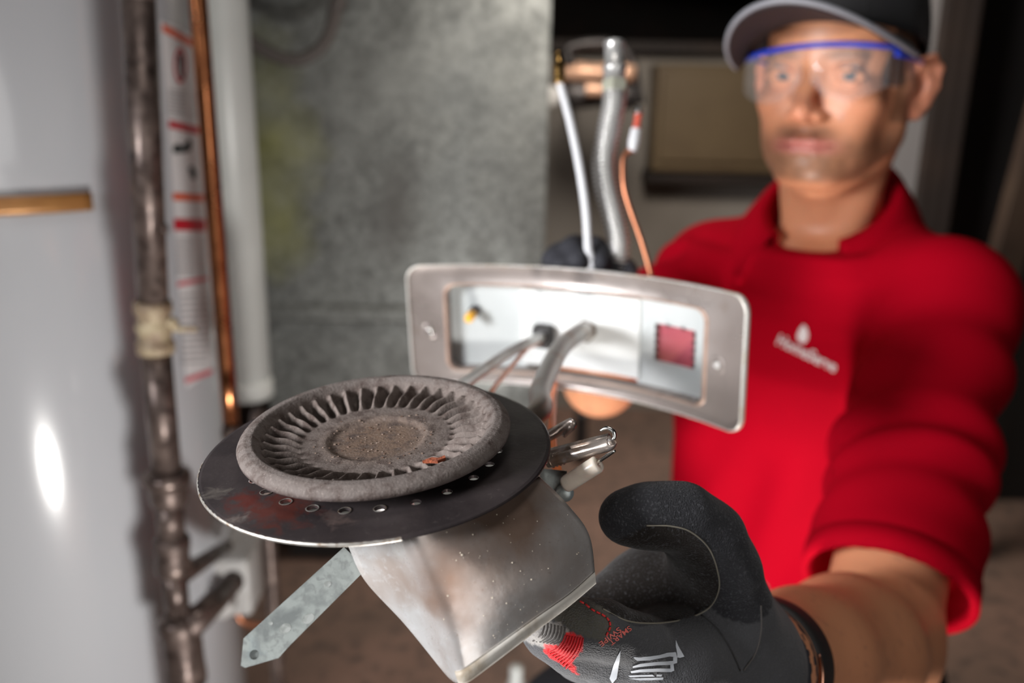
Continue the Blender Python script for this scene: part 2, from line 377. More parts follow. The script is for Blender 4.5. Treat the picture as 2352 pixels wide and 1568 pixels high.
decal('print_lines', [[(384, y), (446, y+8), (446, y+11), (384, y+3)] for y in range(206, 268, 9)], TT, MATS['print_grey'], heater, .0013, 1)
decal('print_lines', [[(403, y), (466, y), (466, y+3), (403, y+3)] for y in range(548, 632, 10)], TT, MATS['print_grey'], heater, .0013, 1)
decal('print_lines', [[(412, y), (474, y-4), (474, y-1), (412, y+3)] for y in range(678, 840, 14)], TT, MATS['print_grey'], heater, .0013, 1)
# tan band held against the tank
mat('tan_band', (.46, .22, .07), .35, .3, var=[(20, (.36, .16, .05), .4, .7)])
th = lambda px, py: (lambda h: (math.atan2(h.y-HC[1], h.x-HC[0]), h.z))(TT.ray_cast(Vector(CL), Vector(ray(px, py)).normalized())[0])
t1, zb = th(206, 460); t0 = t1-1.6
obj('strap', solid(grid(lambda u, v: np.array([HC[0]+(HR+.004)*math.cos(t0+(t1-t0)*u), HC[1]+(HR+.004)*math.sin(t0+(t1-t0)*u), zb-.010+.0195*v]), 40, 4), .003), MATS['tan_band'], heater)['label'] = 'tan-orange horizontal strap'
# gas control valve, white housing
mat('valve_white', (.50, .49, .48), .5, var=[(30, (.40, .38, .36), .5, .8)])
gv = Wy(552, 1318, 1.12)
o = obj('gas_control_valve', b2(gv[0]-.034, gv[0]+.026, 1.08, 1.19, gv[2]-.045, gv[2]+.045, .008), MATS['valve_white'], heater, False)
obj('dial', lathe(gv+[-.004, -.062, -.004], [0, -1, 0], [(.018, 0), (.018, .018), (.015, .022), (.004, .023)], 24), MATS['valve_white'], o)
obj('dial', lathe(gv+[-.037, -.03, -.03], [0, -1, 0], [(.014, 0), (.014, .02), (.003, .022)], 24), MATS['valve_white'], o)
mat('thermocouple_copper', (.55, .22, .12), .35, .9)
obj('supply_tube', tube([gv+[-.01, 0, -.04], gv+[-.005, .0, -.075], gv+[.02, .0, -.085], gv+[.05, .0, -.082], gv+[.07, .02, -.11]], .005, 10), MATS['thermocouple_copper'], heater)

# ---- black iron gas pipe in front of the heater
mat('iron', (.11, .080, .07), .34, .55, var=[(25, (.20, .15, .13), .45, .7), (70, (.045, .03, .026), .5, .7)], rvar=(30, .22, .55), bump=('noise', 90, .3, .002))
mat('pipe_dope', (.42, .34, .22), .55, .1, var=[(50, (.22, .15, .10), .4, .6)], bump=('noise', 120, .6, .002))
PY = .865
gp = empty('gas_pipe', Wy(425, 1568, PY)*[1, 1, 0], 'rusty black iron gas pipe with threaded fittings before the water heater', 'pipe')
def pp(x, y): return Wy(x, y, PY)
def pz(a, b, r, name, m='iron', prof=None):
    A, B = pp(*a), pp(*b); n = nrm(B-A); L = np.linalg.norm(B-A); r *= 1.08
    return obj(name, lathe(A, n, [(r*q, L*s) for q, s in (prof or [(1, 0), (1, 1)])], 28), MATS[m], gp)
A = pp(318, 0); top = A+(A-pp(330, 300))*3.5
obj('pipe_section', tube([top, pp(318, 0)], .0153, 28), MATS['iron'], gp)
pz((318, 0), (352, 700), .0142, 'pipe_section')
pz((350, 690), (359, 812), .0175, 'ball_valve', 'pipe_dope', [(.75, 0), (1, .03), (1, .22), (.85, .25), (.9, .4), (1.05, .5), (.9, .6), (.85, .75), (1, .78), (1, .97), (.75, 1)])
obj('valve_handle', tube([pp(362, 750), pp(395, 742), pp(405, 755), pp(452, 756)], [.008, .007, .003, .003], 10), MATS['pipe_dope'], gp)
obj('valve_stem', tube([pp(340, 526), pp(382, 524)], [.004, .0055], 10), MATS['iron'], gp)
pz((358, 805), (384, 1090), .0142, 'pipe_section')
pz((383, 1080), (389, 1160), .0225, 'union', 'iron', [(.7, 0), (.95, .06), (1.02, .12), (1.02, .32), (.85, .38), (.85, .6), (.8, .9), (.7, 1)])
pz((388, 1150), (395, 1240), .0135, 'pipe_section')
pz((394, 1228), (400, 1318), .018, 'coupling', 'iron', [(.8, 0), (1, .1), (1, .3), (.92, .4), (.92, .6), (1, .7), (1, .9), (.8, 1)])
pz((399, 1305), (410, 1420), .0125, 'pipe_section')
pz((410, 1410), (430, 1568), .0205, 'tee', 'iron', [(.9, 0), (1.1, .08), (1.1, .2), (1, .3), (1, .7), (1.05, .9), (1, 1)])
bot = pp(430, 1568)
obj('pipe_section', tube([bot, bot*[1, 1, 0]+[0, 0, .0]], .0142, 20), MATS['iron'], gp)
obj('branch', tube([pp(418, 1450), Wy(470, 1405, .88), Wy(535, 1335, 1.0)], [.019, .015, .0145], 20), MATS['iron'], gp)
obj('branch', tube([pp(402, 1330), Wy(450, 1300, .9), Wy(520, 1255, 1.08)], [.012, .010, .009], 16), MATS['iron'], gp)
# ---- copper pipe
mat('copper', (.52, .20, .085), .25, 1., var=[(30, (.30, .11, .05), .45, .7)], rvar=(20, .15, .4))
A, B = Wy(455, 0, .95), Wy(533, 1000, .95); A2 = A+(A-B)*.75
cpp = empty('copper_pipe', B, 'bright copper pipe running down beside the warning label', 'pipe')
obj('tube', tube([A2, A, B], .0095, 24, 8), MATS['copper'], cpp)
obj('elbow', tube([B+(A-B)*.02, B, B+[0, .03, -.03], B+[0, .10, -.035]], .0115, 20), MATS['iron'], cpp)
obj('back_run', tube([B+[0, .09, -.035], B+[0, .115, -.06], [B[0], B[1]+.118, .0]], .0095, 16), MATS['iron'], cpp)
# ---- white vent pipe behind the heater
mat('vent_white', (.70, .72, .70), .35, var=[(6, (.60, .62, .60), .4, .7)])
c = Wy(535, 400, 1.42); zb_ = Wy(560, 905, 1.42)[2]
vp_ = empty('vent_pipe', (c[0], 1.42, zb_), 'wide white vertical vent pipe between the copper pipe and the duct', 'pipe')
obj('pipe', lathe(np.array([c[0], 1.42, zb_]), [0, 0, 1], [(.036, 0), (.040, .002), (.040, 2.4-zb_)], 48), MATS['vent_white'], vp_)
obj('collar', lathe(np.array([c[0], 1.42, zb_-.004]), [0, 0, 1], [(.039, 0), (.043, .003), (.043, .03), (.0405, .034)], 48), MATS['vent_white'], vp_)

# ---- copper and brass fittings behind the plate on the half wall
mat('brass', (.60, .36, .12), .28, 1., rvar=(40, .18, .4)); mat('pale_copper', (.85, .52, .36), .4, .5, var=[(25, (.40, .2, .12), .4, .7)])
mat('chrome', (.62, .62, .60), .2, 1., rvar=(30, .12, .35)); mat('dark_iron', (.045, .04, .04), .45, .6, var=[(30, (.10, .09, .09), .5, .7)])
mf = empty('valve_manifold', Wy(1345, 200, 2.23), 'cluster of copper and iron valves on a wall behind the hoses', 'valve')
obj('body', tube([Wy(1285, 165, 2.27), Wy(1460, 170, 2.23)], [.02, .026, .022, .028, .02], 20, 8), MATS['pale_copper'], mf)
obj('body', tube([Wy(1290, 215, 2.27), Wy(1460, 222, 2.25)], [.03, .036, .028, .036, .03], 20, 8), MATS['dark_iron'], mf)
obj('outlet', tube([Wy(1345, 205, 2.18), Wy(1385, 208, 2.18)], [.018, .014], 20), MATS['pale_copper'], mf)
obj('handwheel', lathe(Wy(1264, 222, 2.18), [0, -1, 0], [(.022, 0), (.026, .006), (.022, .012), (.005, .012)], 24), MATS['valve_white'], mf)
obj('riser', tube([Wy(1310, 150, 2.25), Wy(1312, 108, 2.25), Wy(1430, 112, 2.25), Wy(1470, 240, 2.25)], .014, 14), MATS['dark_iron'], mf)
obj('wall_bracket', tube([Wy(1345, 215, 2.25), Wy(1345, 222, 2.25)+[0, .50, 0]], .012, 12), MATS['dark_iron'], mf)
q = Wy(1336, 960, 2.3)
tag(obj('floor_post', tube([[q[0], 2.3, 0], [q[0], 2.3, q[2]+.02]], [.02, .018], 12), MATS['dark_iron']), 'slim dark post standing on the floor below the plate', 'post')
q = Wy(1186, 1545, 1.15)
pv = empty('drain_pipe', (q[0], 1.15, 0), 'short white plastic pipe standing on the floor below the scoop', 'pipe')
obj('pipe', tube([[q[0], 1.15, 0], [q[0], 1.15, q[2]+.01]], .010, 16), MATS['vent_white'], pv)
obj('socket', tube([[q[0], 1.15, q[2]-.05], [q[0], 1.15, q[2]-.02]], .014, 16), MATS['vent_white'], pv)
# ================================================================== BURNER ASSEMBLY
nC = nrm([-.0492, .9410, -.3348]); cD = np.array([-.05525, -.03531, .35317]); Nw = camd(nC); DC = CL+camd(cD)
e1 = np.array([.99864, .05222, 0]); e1 = nrm(e1-nC*(e1@nC)); e2 = nrm(np.cross(e1, nC)); Xw, Yw = camd(e1), camd(e2)
FC = DC-Nw*.00865; RF = .0706
asm = empty('burner_assembly', DC-Nw*.05, 'gas burner with sooty round cap, dark flange and manifold door held by the man', 'burner')
AW = np.array(asm['wloc'])
def on_flange(px, py, lift=0):
    v = ray(px, py); P0 = FC+Nw*lift; return CL+v*(((P0-CL)@Nw)/(v@Nw))
# ---- sooty burner cap with swirled flutes
mat('soot', (.16, .125, .11), .85, .0, attr=True, var=[(200, (.065, .045, .038), .46, .70), (1200, (.24, .20, .18), .58, .80)], bump=('noise', 900, .45, .0006), bump2=('noise', 160, .3, .0012), spec=.35)
NF = 38
def cap_z(r, th):
    R = np.array([0, .010, .0185, .0205, .0225, .0300, .0405, .0442, .0463, .0485, .0515, .0538, .0547])
    Z = np.array([-.0085, -.0082, -.0080, -.0066, -.0068, -.0068, -.0060, -.0042, -.0014, .0002, -.0001, -.0015, -.0032])
    z = np.interp(r, R, Z)
    a = sstep(.0280, .0330, r)*(1-sstep(.0438, .0456, r))
    ph = (th*NF/(2*math.pi)+(r-.03)*30) % 1.0
    saw = .5-.5*np.cos(2*math.pi*ph**1.25)
    rise = sstep(.0285, .0365, r)
    return z+a*rise*(saw*.0060-.0038)-.0002*np.sin(th*5+1)*a
nth, rs = 760, np.concatenate([np.linspace(.0003, .0265, 22), np.linspace(.0275, .0455, 34), np.linspace(.0463, .0547, 14)])
TH = np.linspace(0, 2*math.pi, nth, endpoint=False)
V = []; Cc = []
for r in rs:
    z = cap_z(np.full(nth, r), TH); P = DC[None]+Xw*(r*np.cos(TH))[:, None]+Yw*(r*np.sin(TH))[:, None]+Nw*(z+.0028)[:, None]; V.append(P)
    base = np.array([.135, .108, .096]); mid = np.array([.135, .088, .062]); rim = np.array([.135, .112, .102])
    t = 1-sstep(.010, .028, r); q = sstep(.0445, .0475, r)
    c = (base*(1-t)+mid*t)*(1-q)+rim*q
    Cc.append(np.tile(c, (nth, 1)))
for (r, z) in ((.0545, -.0022), (.0525, -.0028)):
    V.append(DC[None]+Xw*(r*np.cos(TH))[:, None]+Yw*(r*np.sin(TH))[:, None]+Nw*z); Cc.append(np.tile([.09, .065, .06], (nth, 1)))
m_ = len(V); V = np.concatenate(V); Cc = np.concatenate(Cc)
Fq = [(i*nth+k, i*nth+(k+1) % nth, (i+1)*nth+(k+1) % nth, (i+1)*nth+k) for i in range(m_-1) for k in range(nth)]
Fq = [f[::-1] for f in Fq]
cap_ = obj('burner_cap', (V, Fq), MATS['soot'], asm)
at = cap_.data.color_attributes.new('Col', 'FLOAT_COLOR', 'POINT'); at.data.foreach_set('color', np.concatenate([Cc, np.ones((len(Cc), 1))], 1).astype(np.float32).ravel())
cap_['label'] = 'sooty grey-brown round cap with swirled flutes'
mat('rust_flake', (.30, .075, .03), .9, var=[(300, (.16, .04, .02), .45, .7)], bump=('noise', 700, .6, .001))
# rust flake and crumbs lying in the cap
def on_cap(px, py): return on_flange(px, py, .00865)
fp = on_flange(1000, 1047, .00865+.0028)
fl_ = [fp+Xw*x*.8+Yw*y*1.1 for x, y in ((-.006, -.001), (-.002, .0012), (.0015, .0005), (.004, .0022), (.0046, .0004), (.001, -.0016), (-.002, -.0012))]
obj('rust_flake', prism([p-Nw*.0022 for p in fl_], Nw, .0012), MATS['rust_flake'], asm, False)
cr = []
for i in range(150):
    r = .026*math.sqrt(rng.random()); t = rng.random()*6.283; s = .00012+.00035*rng.random()**2
    cr.append(box(DC+Xw*r*math.cos(t)+Yw*r*math.sin(t)+Nw*(float(cap_z(r, t))+.0028+s*.3), (s*2, s*1.5, s), [Xw, Yw, Nw]))
mat('crumb', (.28, .21, .17), .9, var=[(500, (.10, .05, .03), .4, .6)])
obj('soot_crumbs', join(*cr), MATS['crumb'], asm, False, 'stuff')
# ---- lower pressing of the cap and the neck
mat('dark_press', (.05, .035, .034), .5, .7, var=[(200, (.10, .06, .05), .5, .8)])
obj('lower_pan', lathe(DC, -Nw, [(.0500, .0018), (.0528, .0020), (.0530, .0026), (.0515, .0034), (.044, .0056), (.040, .0070), (.036, .0080), (.036, .0088)], 160, caps=False), MATS['dark_press'], asm)
# ---- flange with real holes
def flange_mat():
    m = mat('flange_metal', (.045, .036, .038), .42, .55, var=[(35, (.085, .068, .068), .42, .75), (420, (.12, .10, .095), .62, .85)], rvar=(40, .28, .55), bump=('noise', 500, .12, .0005))
    nt = m.node_tree; N = nt.nodes; L = nt.links; b = N['Principled BSDF']; src = b.inputs['Base Color'].links[0].from_socket
    tc = N.new('ShaderNodeTexCoord'); 
    def blot(pt, rad, colr, nscale, src, thr=.5):
        p = pt-AW; sb = N.new('ShaderNodeVectorMath'); sb.operation = 'DISTANCE'; L.new(tc.outputs['Object'], sb.inputs[0]); sb.inputs[1].default_value = tuple(p)
        n = N.new('ShaderNodeTexNoise'); n.inputs['Scale'].default_value = nscale; n.inputs['Detail'].default_value = 6; n.inputs['Distortion'].default_value = .8; L.new(tc.outputs['Object'], n.inputs['Vector'])
        mr = N.new('ShaderNodeMapRange'); mr.inputs['From Min'].default_value = 0; mr.inputs['From Max'].default_value = rad; mr.inputs['To Min'].default_value = .55; mr.inputs['To Max'].default_value = -.25; L.new(sb.outputs['Value'], mr.inputs['Value'])
        ad = N.new('ShaderNodeMath'); ad.operation = 'ADD'; L.new(mr.outputs[0], ad.inputs[0]); L.new(n.outputs['Fac'], ad.inputs[1])
        m2 = N.new('ShaderNodeMapRange'); m2.inputs['From Min'].default_value = thr; m2.inputs['From Max'].default_value = thr+.34; L.new(ad.outputs[0], m2.inputs['Value'])
        mx = N.new('ShaderNodeMix'); mx.data_type = 'RGBA'; L.new(m2.outputs[0], mx.inputs['Factor']); L.new(src, mx.inputs['A']); mx.inputs['B'].default_value = (*colr, 1)
        return mx.outputs['Result']
    s = src
    s = blot(on_flange(640, 1165), .030, (.12, .035, .028), 190, s, .60)
    s = blot(on_flange(560, 1150), .018, (.13, .030, .024), 220, s, .66)
    s = blot(on_flange(500, 1130), .014, (.16, .14, .125), 260, s, .70)
    s = blot(on_flange(770, 1195), .020, (.16, .115, .105), 200, s, .80)
    s = blot(on_flange(545, 1190), .012, (.26, .22, .20), 260, s, .78)
    s = blot(on_flange(690, 1130), .020, (.22, .20, .20), 200, s, .92)
    L.new(s, b.inputs['Base Color'])
flange_mat()
prof = [(.028, .0002), (.0690, 0), (.0702, -.0002), (RF, -.0006), (RF, -.0011), (.0698, -.0013), (.028, -.0011)]
fl = obj('flange', lathe(FC, Nw, prof, 220, Xw), MATS['flange_metal'], asm)
holes = [(572, 1108), (606, 1133), (654, 1155), (718, 1168), (794, 1170), (873, 1165), (953, 1150), (1025, 1128), (1088, 1097), (1130, 1067), (1160, 1036)]
HP = [on_flange(*h) for h in holes]
ang = [math.atan2((p-FC)@Yw, (p-FC)@Xw) for p in HP]; rad_h = float(np.median([np.linalg.norm(p-FC) for p in HP]))
HA = list(ang); st_ = float(np.mean(np.diff(ang)))
k = ang[-1]
while True:
    k += st_
    if abs(k-ang[0]) > 2*math.pi-abs(st_)*.8: break
    HA.append(k)
cutv = join(*[lathe(FC+Xw*rad_h*math.cos(a)+Yw*rad_h*math.sin(a)-Nw*.004, Nw, [(.0020, 0), (.0020, .008)], 20) for a in HA])
cut = link('cutter', mesh(*cutv), None, asm)
for f in ([fl]): boolean(f, cut)
fl.data.shade_flat()
fl.data.materials.clear(); fl.data.materials.append(MATS['flange_metal'])
fl['label'] = 'dark round flange plate with a ring of holes and rust stains'
# bright worn rims round the first holes, worn bright edge of the flange
mat('bright_edge', (.55, .52, .48), .4, .8, var=[(300, (.30, .22, .16), .45, .65)])
mat('lime_stain', (.30, .26, .25), .8, 0, var=[(400, (.16, .08, .07), .45, .6)])
for i, a in enumerate(ang[:6]):
    hc = FC+Xw*rad_h*math.cos(a)+Yw*rad_h*math.sin(a)+Nw*.0002; Vv, Ff = [], []
    for k in range(28):
        t = 6.2832*k/28
        for rr, zz in ((.00202, .0001), (.0022, .00025), (.0025, .0001)): Vv.append(hc+rr*(math.cos(t)*Xw+math.sin(t)*Yw)+Nw*zz)
    for k in range(28):
        for j in (0, 1): a0 = k*3+j; b0 = ((k+1) % 28)*3+j; Ff.append((a0, b0, b0+1, a0+1))
    obj('hole_rim', (Vv, Ff), MATS['bright_edge' if i > 0 else 'lime_stain'], asm)
Vv, Ff = [], []
a0 = math.atan2((on_flange(470, 1060)-FC)@Yw, (on_flange(470, 1060)-FC)@Xw); a1 = math.atan2((on_flange(925, 1245)-FC)@Yw, (on_flange(925, 1245)-FC)@Xw)
if a1-a0 > math.pi: a1 -= 2*math.pi
if a0-a1 > math.pi: a1 += 2*math.pi
for k in range(121):
    t = a0+(a1-a0)*k/120; e_ = 1+.25*math.sin(k*1.7)+.15*math.sin(k*4.1); rd = Xw*math.cos(t)+Yw*math.sin(t)
    for rr, zz in ((RF-.0004*e_, .0001-.0002), (RF+.00008, -.0004), (RF+.00012, -.0012), (RF-.0004, -.0015)): Vv.append(FC+rd*rr+Nw*zz)
for k in range(120):
    for j in range(3): Ff.append((k*4+j, (k+1)*4+j, (k+1)*4+j+1, k*4+j+1))
obj('worn_edge', (Vv, Ff), MATS['bright_edge'], asm)
# neck and mixing tube under the flange
mat('zinc_sheet', (.66, .645, .635), .30, .5, var=[(45, (.50, .43, .39), .45, .70), (300, (.72, .72, .72), .55, .8), (700, (.36, .31, .28), .64, .8)], rvar=(60, .20, .42), bump=('noise', 260, .10, .0006), bump2=('noise', 30, .12, .003))
obj('mixing_neck', lathe(FC, -Nw, [(.030, 0), (.026, .006), (.018, .014), (.0125, .022), (.0125, .04)], 48), MATS['zinc_sheet'], asm)
# ---- scoop shaped shroud
cols = [ # each column top -> bottom: (px,py,depth)
 [(796, 1246, .3120), (838, 1333, .3140), (930, 1434, .3120), (1020, 1545, .3080)],
 [(890, 1240, .3040), (930, 1330, .3055), (985, 1440, .3050), (1036, 1561, .3035)],
 [(925, 1232, .2985), (968, 1330, .2985), (1014, 1445, .2985), (1052, 1568, .2985)],
 [(960, 1220, .2975), (1003, 1320, .2970), (1046, 1435, .2970), (1076, 1561, .2970)],
 [(1020, 1200, .3020), (1075, 1290, .3000), (1115, 1400, .3000), (1135, 1518, .3010)],
 [(1105, 1165, .3120), (1170, 1250, .3080), (1215, 1345, .3080), (1225, 1450, .3100)],
 [(1180, 1125, .3230), (1255, 1205, .3180), (1305, 1290, .3180), (1308, 1388, .3210)],
 [(1238, 1094, .3330), (1305, 1160, .3290), (1354, 1230, .3280), (1369, 1336, .3310)]]
colw = [catmull([W(*p) for p in c], 10) for c in cols]
rows = [catmull([c[i] for c in colw], 7) for i in range(31)]
nr, ncol = len(rows), len(rows[0])
Vs = [p for r in rows for p in r]; Fs_ = [(j*ncol+i, j*ncol+i+1, (j+1)*ncol+i+1, (j+1)*ncol+i) for j in range(nr-1) for i in range(ncol-1)]
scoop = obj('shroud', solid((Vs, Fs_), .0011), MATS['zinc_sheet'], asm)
scoop['label'] = 'curved bare sheet metal shroud with a folded hem'
sb_ = bvh(scoop)
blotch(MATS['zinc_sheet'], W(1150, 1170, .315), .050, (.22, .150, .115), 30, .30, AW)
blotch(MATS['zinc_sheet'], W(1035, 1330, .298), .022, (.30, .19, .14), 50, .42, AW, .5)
sp = []
for i in range(90):
    d = Vector(ray(1000+350*rng.random(), 1180+330*rng.random())).normalized(); h = sb_.ray_cast(Vector(CL), d)
    if h[0] is not None and h[3] < 1: s = .00008+.00022*rng.random()**3; sp.append(box(np.array(h[0]), (s*2, s*2, s*1.5)))
obj('dust_specks', join(*sp), mat('dust', (.7, .62, .5), .9), asm, False, 'stuff')
lp = rows[-1]
hem = []; 
def lip(j, i): return rows[j][i]
Vh, Fh = [], []
i0 = 14
for i in range(i0, ncol):
    up_ = nrm(rows[-4][i]-rows[-1][i]); nn = -nrm(rows[-1][i]-CL)
    for s_, o_ in ((.0042, .0002), (.0040, .0009), (.0022, .0010), (-.0001, .0010), (-.0007, .0005), (-.0007, -.0012), (.0035, -.0012)): Vh.append(rows[-1][i]+up_*s_+nn*o_)
for i in range(ncol-i0-1):
    for j in range(6): a = i*7+j; Fh.append((a, a+1, a+8, a+7))
mat('hem_metal', (.60, .57, .52), .6, .1, var=[(90, (.30, .24, .17), .45, .7)], bump=('noise', 300, .2, .0006))
obj('hem', (Vh, Fh), MATS['hem_metal'], asm)
# back return of the shroud, facing the pipes
back = grid(lambda u, v: (lambda p: p+(f_*.030+Nw*-.004)*u)(rows[int(round(v*(nr-1)))][-1]), 6, nr)
obj('shroud_return', solid(back, .001), MATS['zinc_sheet'], asm)
# ---- locating tab, thin pointed strip with a dimple
mat('zinc_plated', (.42, .455, .435), .38, .3, var=[(110, (.24, .26, .255), .45, .62), (420, (.30, .32, .31), .5, .66), (60, (.22, .28, .31), .60, .72)], rvar=(70, .28, .5), bump=('noise', 700, .10, .0004))
tp = [(790, 1256, .318), (559, 1466, .300), (553, 1528, .298), (563, 1533, .298), (640, 1511, .3), (668, 1481, .301), (842, 1306, .318)]
tpw = [W(*p) for p in tp]; tn = nrm(np.cross(tpw[1]-tpw[0], tpw[-1]-tpw[0])); tn = tn if tn@(CL-tpw[0]) > 0 else -tn
c0_ = tpw[0]; tpw = [p-tn*((p-c0_)@tn) for p in tpw]
tabo = obj('locating_tab', prism([p-tn*.0009 for p in tpw], tn, .0009), MATS['zinc_plated'], asm, False)
def on_tab(px, py): v = ray(px, py); return CL+v*(((c0_-CL)@tn)/(v@tn))
cut = link('cutter', mesh(*lathe(on_tab(584, 1503)-tn*.0005, tn, [(.0016, 0), (.0016, .002)], 24)), None, asm)
boolean(tabo, cut); tabo.data.materials.clear(); tabo.data.materials.append(MATS['zinc_plated'])
tabo['label'] = 'thin grey strip with pointed end and small dimple'
mat('tab_stain', (.50, .52, .50), .6, .4, var=[(400, (.34, .36, .34), .45, .6)])
tT = bvh(tabo)
def ellp(cx, cy, rx, ry, a, n=20): return [(cx+rx*math.cos(t)*math.cos(a)-ry*math.sin(t)*math.sin(a), cy+rx*math.cos(t)*math.sin(a)+ry*math.sin(t)*math.cos(a)) for t in [6.2832*i/n for i in range(n)]]
decal('water_spot', [ellp(655, 1443, 15, 11, -.5), ellp(708, 1420, 15, 11, -.6), ellp(622, 1431, 5, 4, 0), ellp(752, 1341, 9, 7, -.4)], tT, MATS['tab_stain'], asm, .00005)
hole_c = []
# ---- manifold door: curved plate seen from the inside
pC, pth, pH, pR, ptl = np.array([.05263, .00778, .66380]), -.50384, .09690, .26509, -.04803
ptx = nrm(math.cos(pth)*e1+math.sin(pth)*e2); pnz = np.cross(ptx, nC); pnz = pnz if pnz[2] > 0 else -pnz
pk = nC*math.cos(ptl)-pnz*math.sin(ptl); pn2 = pnz*math.cos(ptl)+nC*math.sin(ptl)
ptxW, pkW, pnW, pCW = camd(ptx), camd(pk), camd(pn2), CL+camd(pC)
PWid = .14
def PL(U, V_, off=0):
    """point on the curved plate: U along, V_ up (metres); off towards the viewer"""
    a = U/pR; R = pR-off; return pCW+ptxW*R*math.sin(a)+pnW*(R*math.cos(a)-pR)+pkW*V_
def proj(P): d = P-CL; z = d@f_; return 1176+FPX*(d@r_)/z, 784-FPX*(d@u_)/z
def puv(px, py, off=0):
    U, V_ = 0., 0.
    for _ in range(30):
        x, y = proj(PL(U, V_, off)); h = 1e-4; xu, yu = proj(PL(U+h, V_, off)); xv, yv = proj(PL(U, V_+h, off))
        J = np.array([[xu-x, xv-x], [yu-y, yv-y]])/h; dU = np.linalg.solve(J, [px-x, py-y]); U += float(np.clip(dU[0], -.05, .05)); V_ += float(np.clip(dU[1], -.03, .03))
    return U, V_
def rrect(u0, u1, v0, v1, r, n=8, m=18):
    """rounded rectangle in plate coordinates, counter-clockwise"""
    P = []
    for cx, cy, a in ((u1-r, v1-r, 0), (u0+r, v1-r, 90), (u0+r, v0+r, 180), (u1-r, v0+r, 270)):
        for i in range(n+1):
            t = math.radians(a+90*i/n); P.append((cx+r*math.cos(t), cy+r*math.sin(t)))
    out = []
    for i in range(len(P)):
        a, b = P[i], P[(i+1) % len(P)]; L_ = math.hypot(b[0]-a[0], b[1]-a[1]); q = max(1, int(L_/.012))
        for k in range(q): out.append((a[0]+(b[0]-a[0])*k/q, a[1]+(b[1]-a[1])*k/q))
    return out
mat('plate_steel', (.235, .20, .185), .42, .35, var=[(12, (.29, .255, .24), .45, .7), (90, (.23, .19, .17), .60, .78)], rvar=(25, .25, .5), bump=('noise', 200, .08, .0006))
mat('plate_edge', (.72, .70, .66), .32, .35, var=[(60, (.60, .52, .40), .5, .75)])
mat('panel_pale', (.47, .49, .49), .5, .3, var=[(18, (.40, .425, .425), .45, .7)])
mat('panel_white', (.62, .63, .62), .55, .0)
mat('hem_rust', (.42, .29, .23), .5, .4, var=[(60, (.3, .2, .16), .4, .7)])
iu0 = puv(1030, 748)[0]; iu1 = puv(1614, 830)[0]; iv1 = puv(1330, 668)[1]; iv0 = puv(1330, 868)[1]
def ringmesh(profile, m_out=(-PWid, PWid, -pH/2, pH/2, .012), m_in=None):
    """profile rows: (inset from outer 0..1 to inner, off)"""
    o_ = rrect(*m_out); V_ = []; F_ = []
    uo0, uo1, vo0, vo1, ro = m_out; ui0, ui1, vi0, vi1, ri = m_in
    rows_ = []
    for t, off in profile:
        R_ = []
        for (u, v) in o_:
            # map outer outline proportionally onto the inner one
            ui = ui0+(u-uo0)/(uo1-uo0)*(ui1-ui0); vi = vi0+(v-vo0)/(vo1-vo0)*(vi1-vi0)
            R_.append(PL(u+(ui-u)*t, v+(vi-v)*t, off))
        rows_.append(R_)
    n_ = len(o_)
    V_ = [p for R_ in rows_ for p in R_]
    F_ = [(j*n_+i, j*n_+(i+1) % n_, (j+1)*n_+(i+1) % n_, (j+1)*n_+i) for j in range(len(rows_)-1) for i in range(n_)]
    return V_, F_
IN = (iu0, iu1, iv0, iv1, .006)
door = obj('manifold_door', ringmesh([(0.045, .0005), (.06, .0002), (.5, 0), (.93, 0), (.96, .0004), (1.0, -.0006), (1.0, -.011), (1.02, -.0125), (.9, -.0135), (.05, -.0015)], m_in=IN), MATS['plate_steel'], asm)
door['label'] = 'curved rectangular steel door plate with rolled bright edges'
obj('rolled_edge', ringmesh([(.05, .0003), (.048, .0016), (.03, .0024), (.012, .0020), (0, .0006), (-.002, -.0012), (.012, -.0024), (.035, -.0022), (.05, -.001)], m_in=IN), MATS['plate_edge'], asm)
obj('inner_bead', ringmesh([(.90, .0001), (.92, .0010), (.95, .0013), (.985, .0008), (1.0, -.001)], m_in=IN), MATS['hem_rust'], asm)
def pquad(ua, ub, va, vb, off, th, name, m, n=24, par=None):
    g1 = grid(lambda s, t: PL(ua+(ub-ua)*s, va+(vb-va)*t, off), n, 3); g2 = grid(lambda s, t: PL(ua+(ub-ua)*s, va+(vb-va)*t, off-th), n, 3)
    n1 = len(g1[0]); V_ = g1[0]+g2[0]; F_ = g1[1]+[tuple(i+n1 for i in q)[::-1] for q in g2[1]]
    for i in range(n-1): F_.append((i, i+1, i+1+n1, i+n1)); b_ = 2*n; F_.append((b_+i, b_+i+n1, b_+i+1+n1, b_+i+1))
    for j in range(2): F_.append((j*n, j*n+n1, (j+1)*n+n1, (j+1)*n)); F_.append((j*n+n-1, (j+1)*n+n-1, (j+1)*n+n-1+n1, j*n+n-1+n1))
    return obj(name, (V_, F_), MATS[m], par or asm, False)
eu = .004
um1 = puv(1198, 760, -.011)[0]; um2 = puv(1470, 780, -.011)[0]
pquad(iu0-eu, um1+.003, iv0-eu, iv1+eu, -.0125, .0008, 'inner_panel', 'panel_pale')
pquad(um1, um2, iv0+.004, iv1-.004, -.0095, .003, 'inner_panel', 'panel_white')['label'] = 'bright white middle panel'
wu0, wv1 = puv(1508, 742, -.012); wu1, wv0 = puv(1593, 848, -.012)
for q4 in ((um2-.002, wu0, iv0-eu, iv1+eu), (wu1, iu1+eu, iv0-eu, iv1+eu), (wu0-.0002, wu1+.0002, wv1, iv1+eu), (wu0-.0002, wu1+.0002, iv0-eu, wv0)):
    pquad(*q4, -.0120, .0012, 'inner_panel', 'panel_pale', 8)
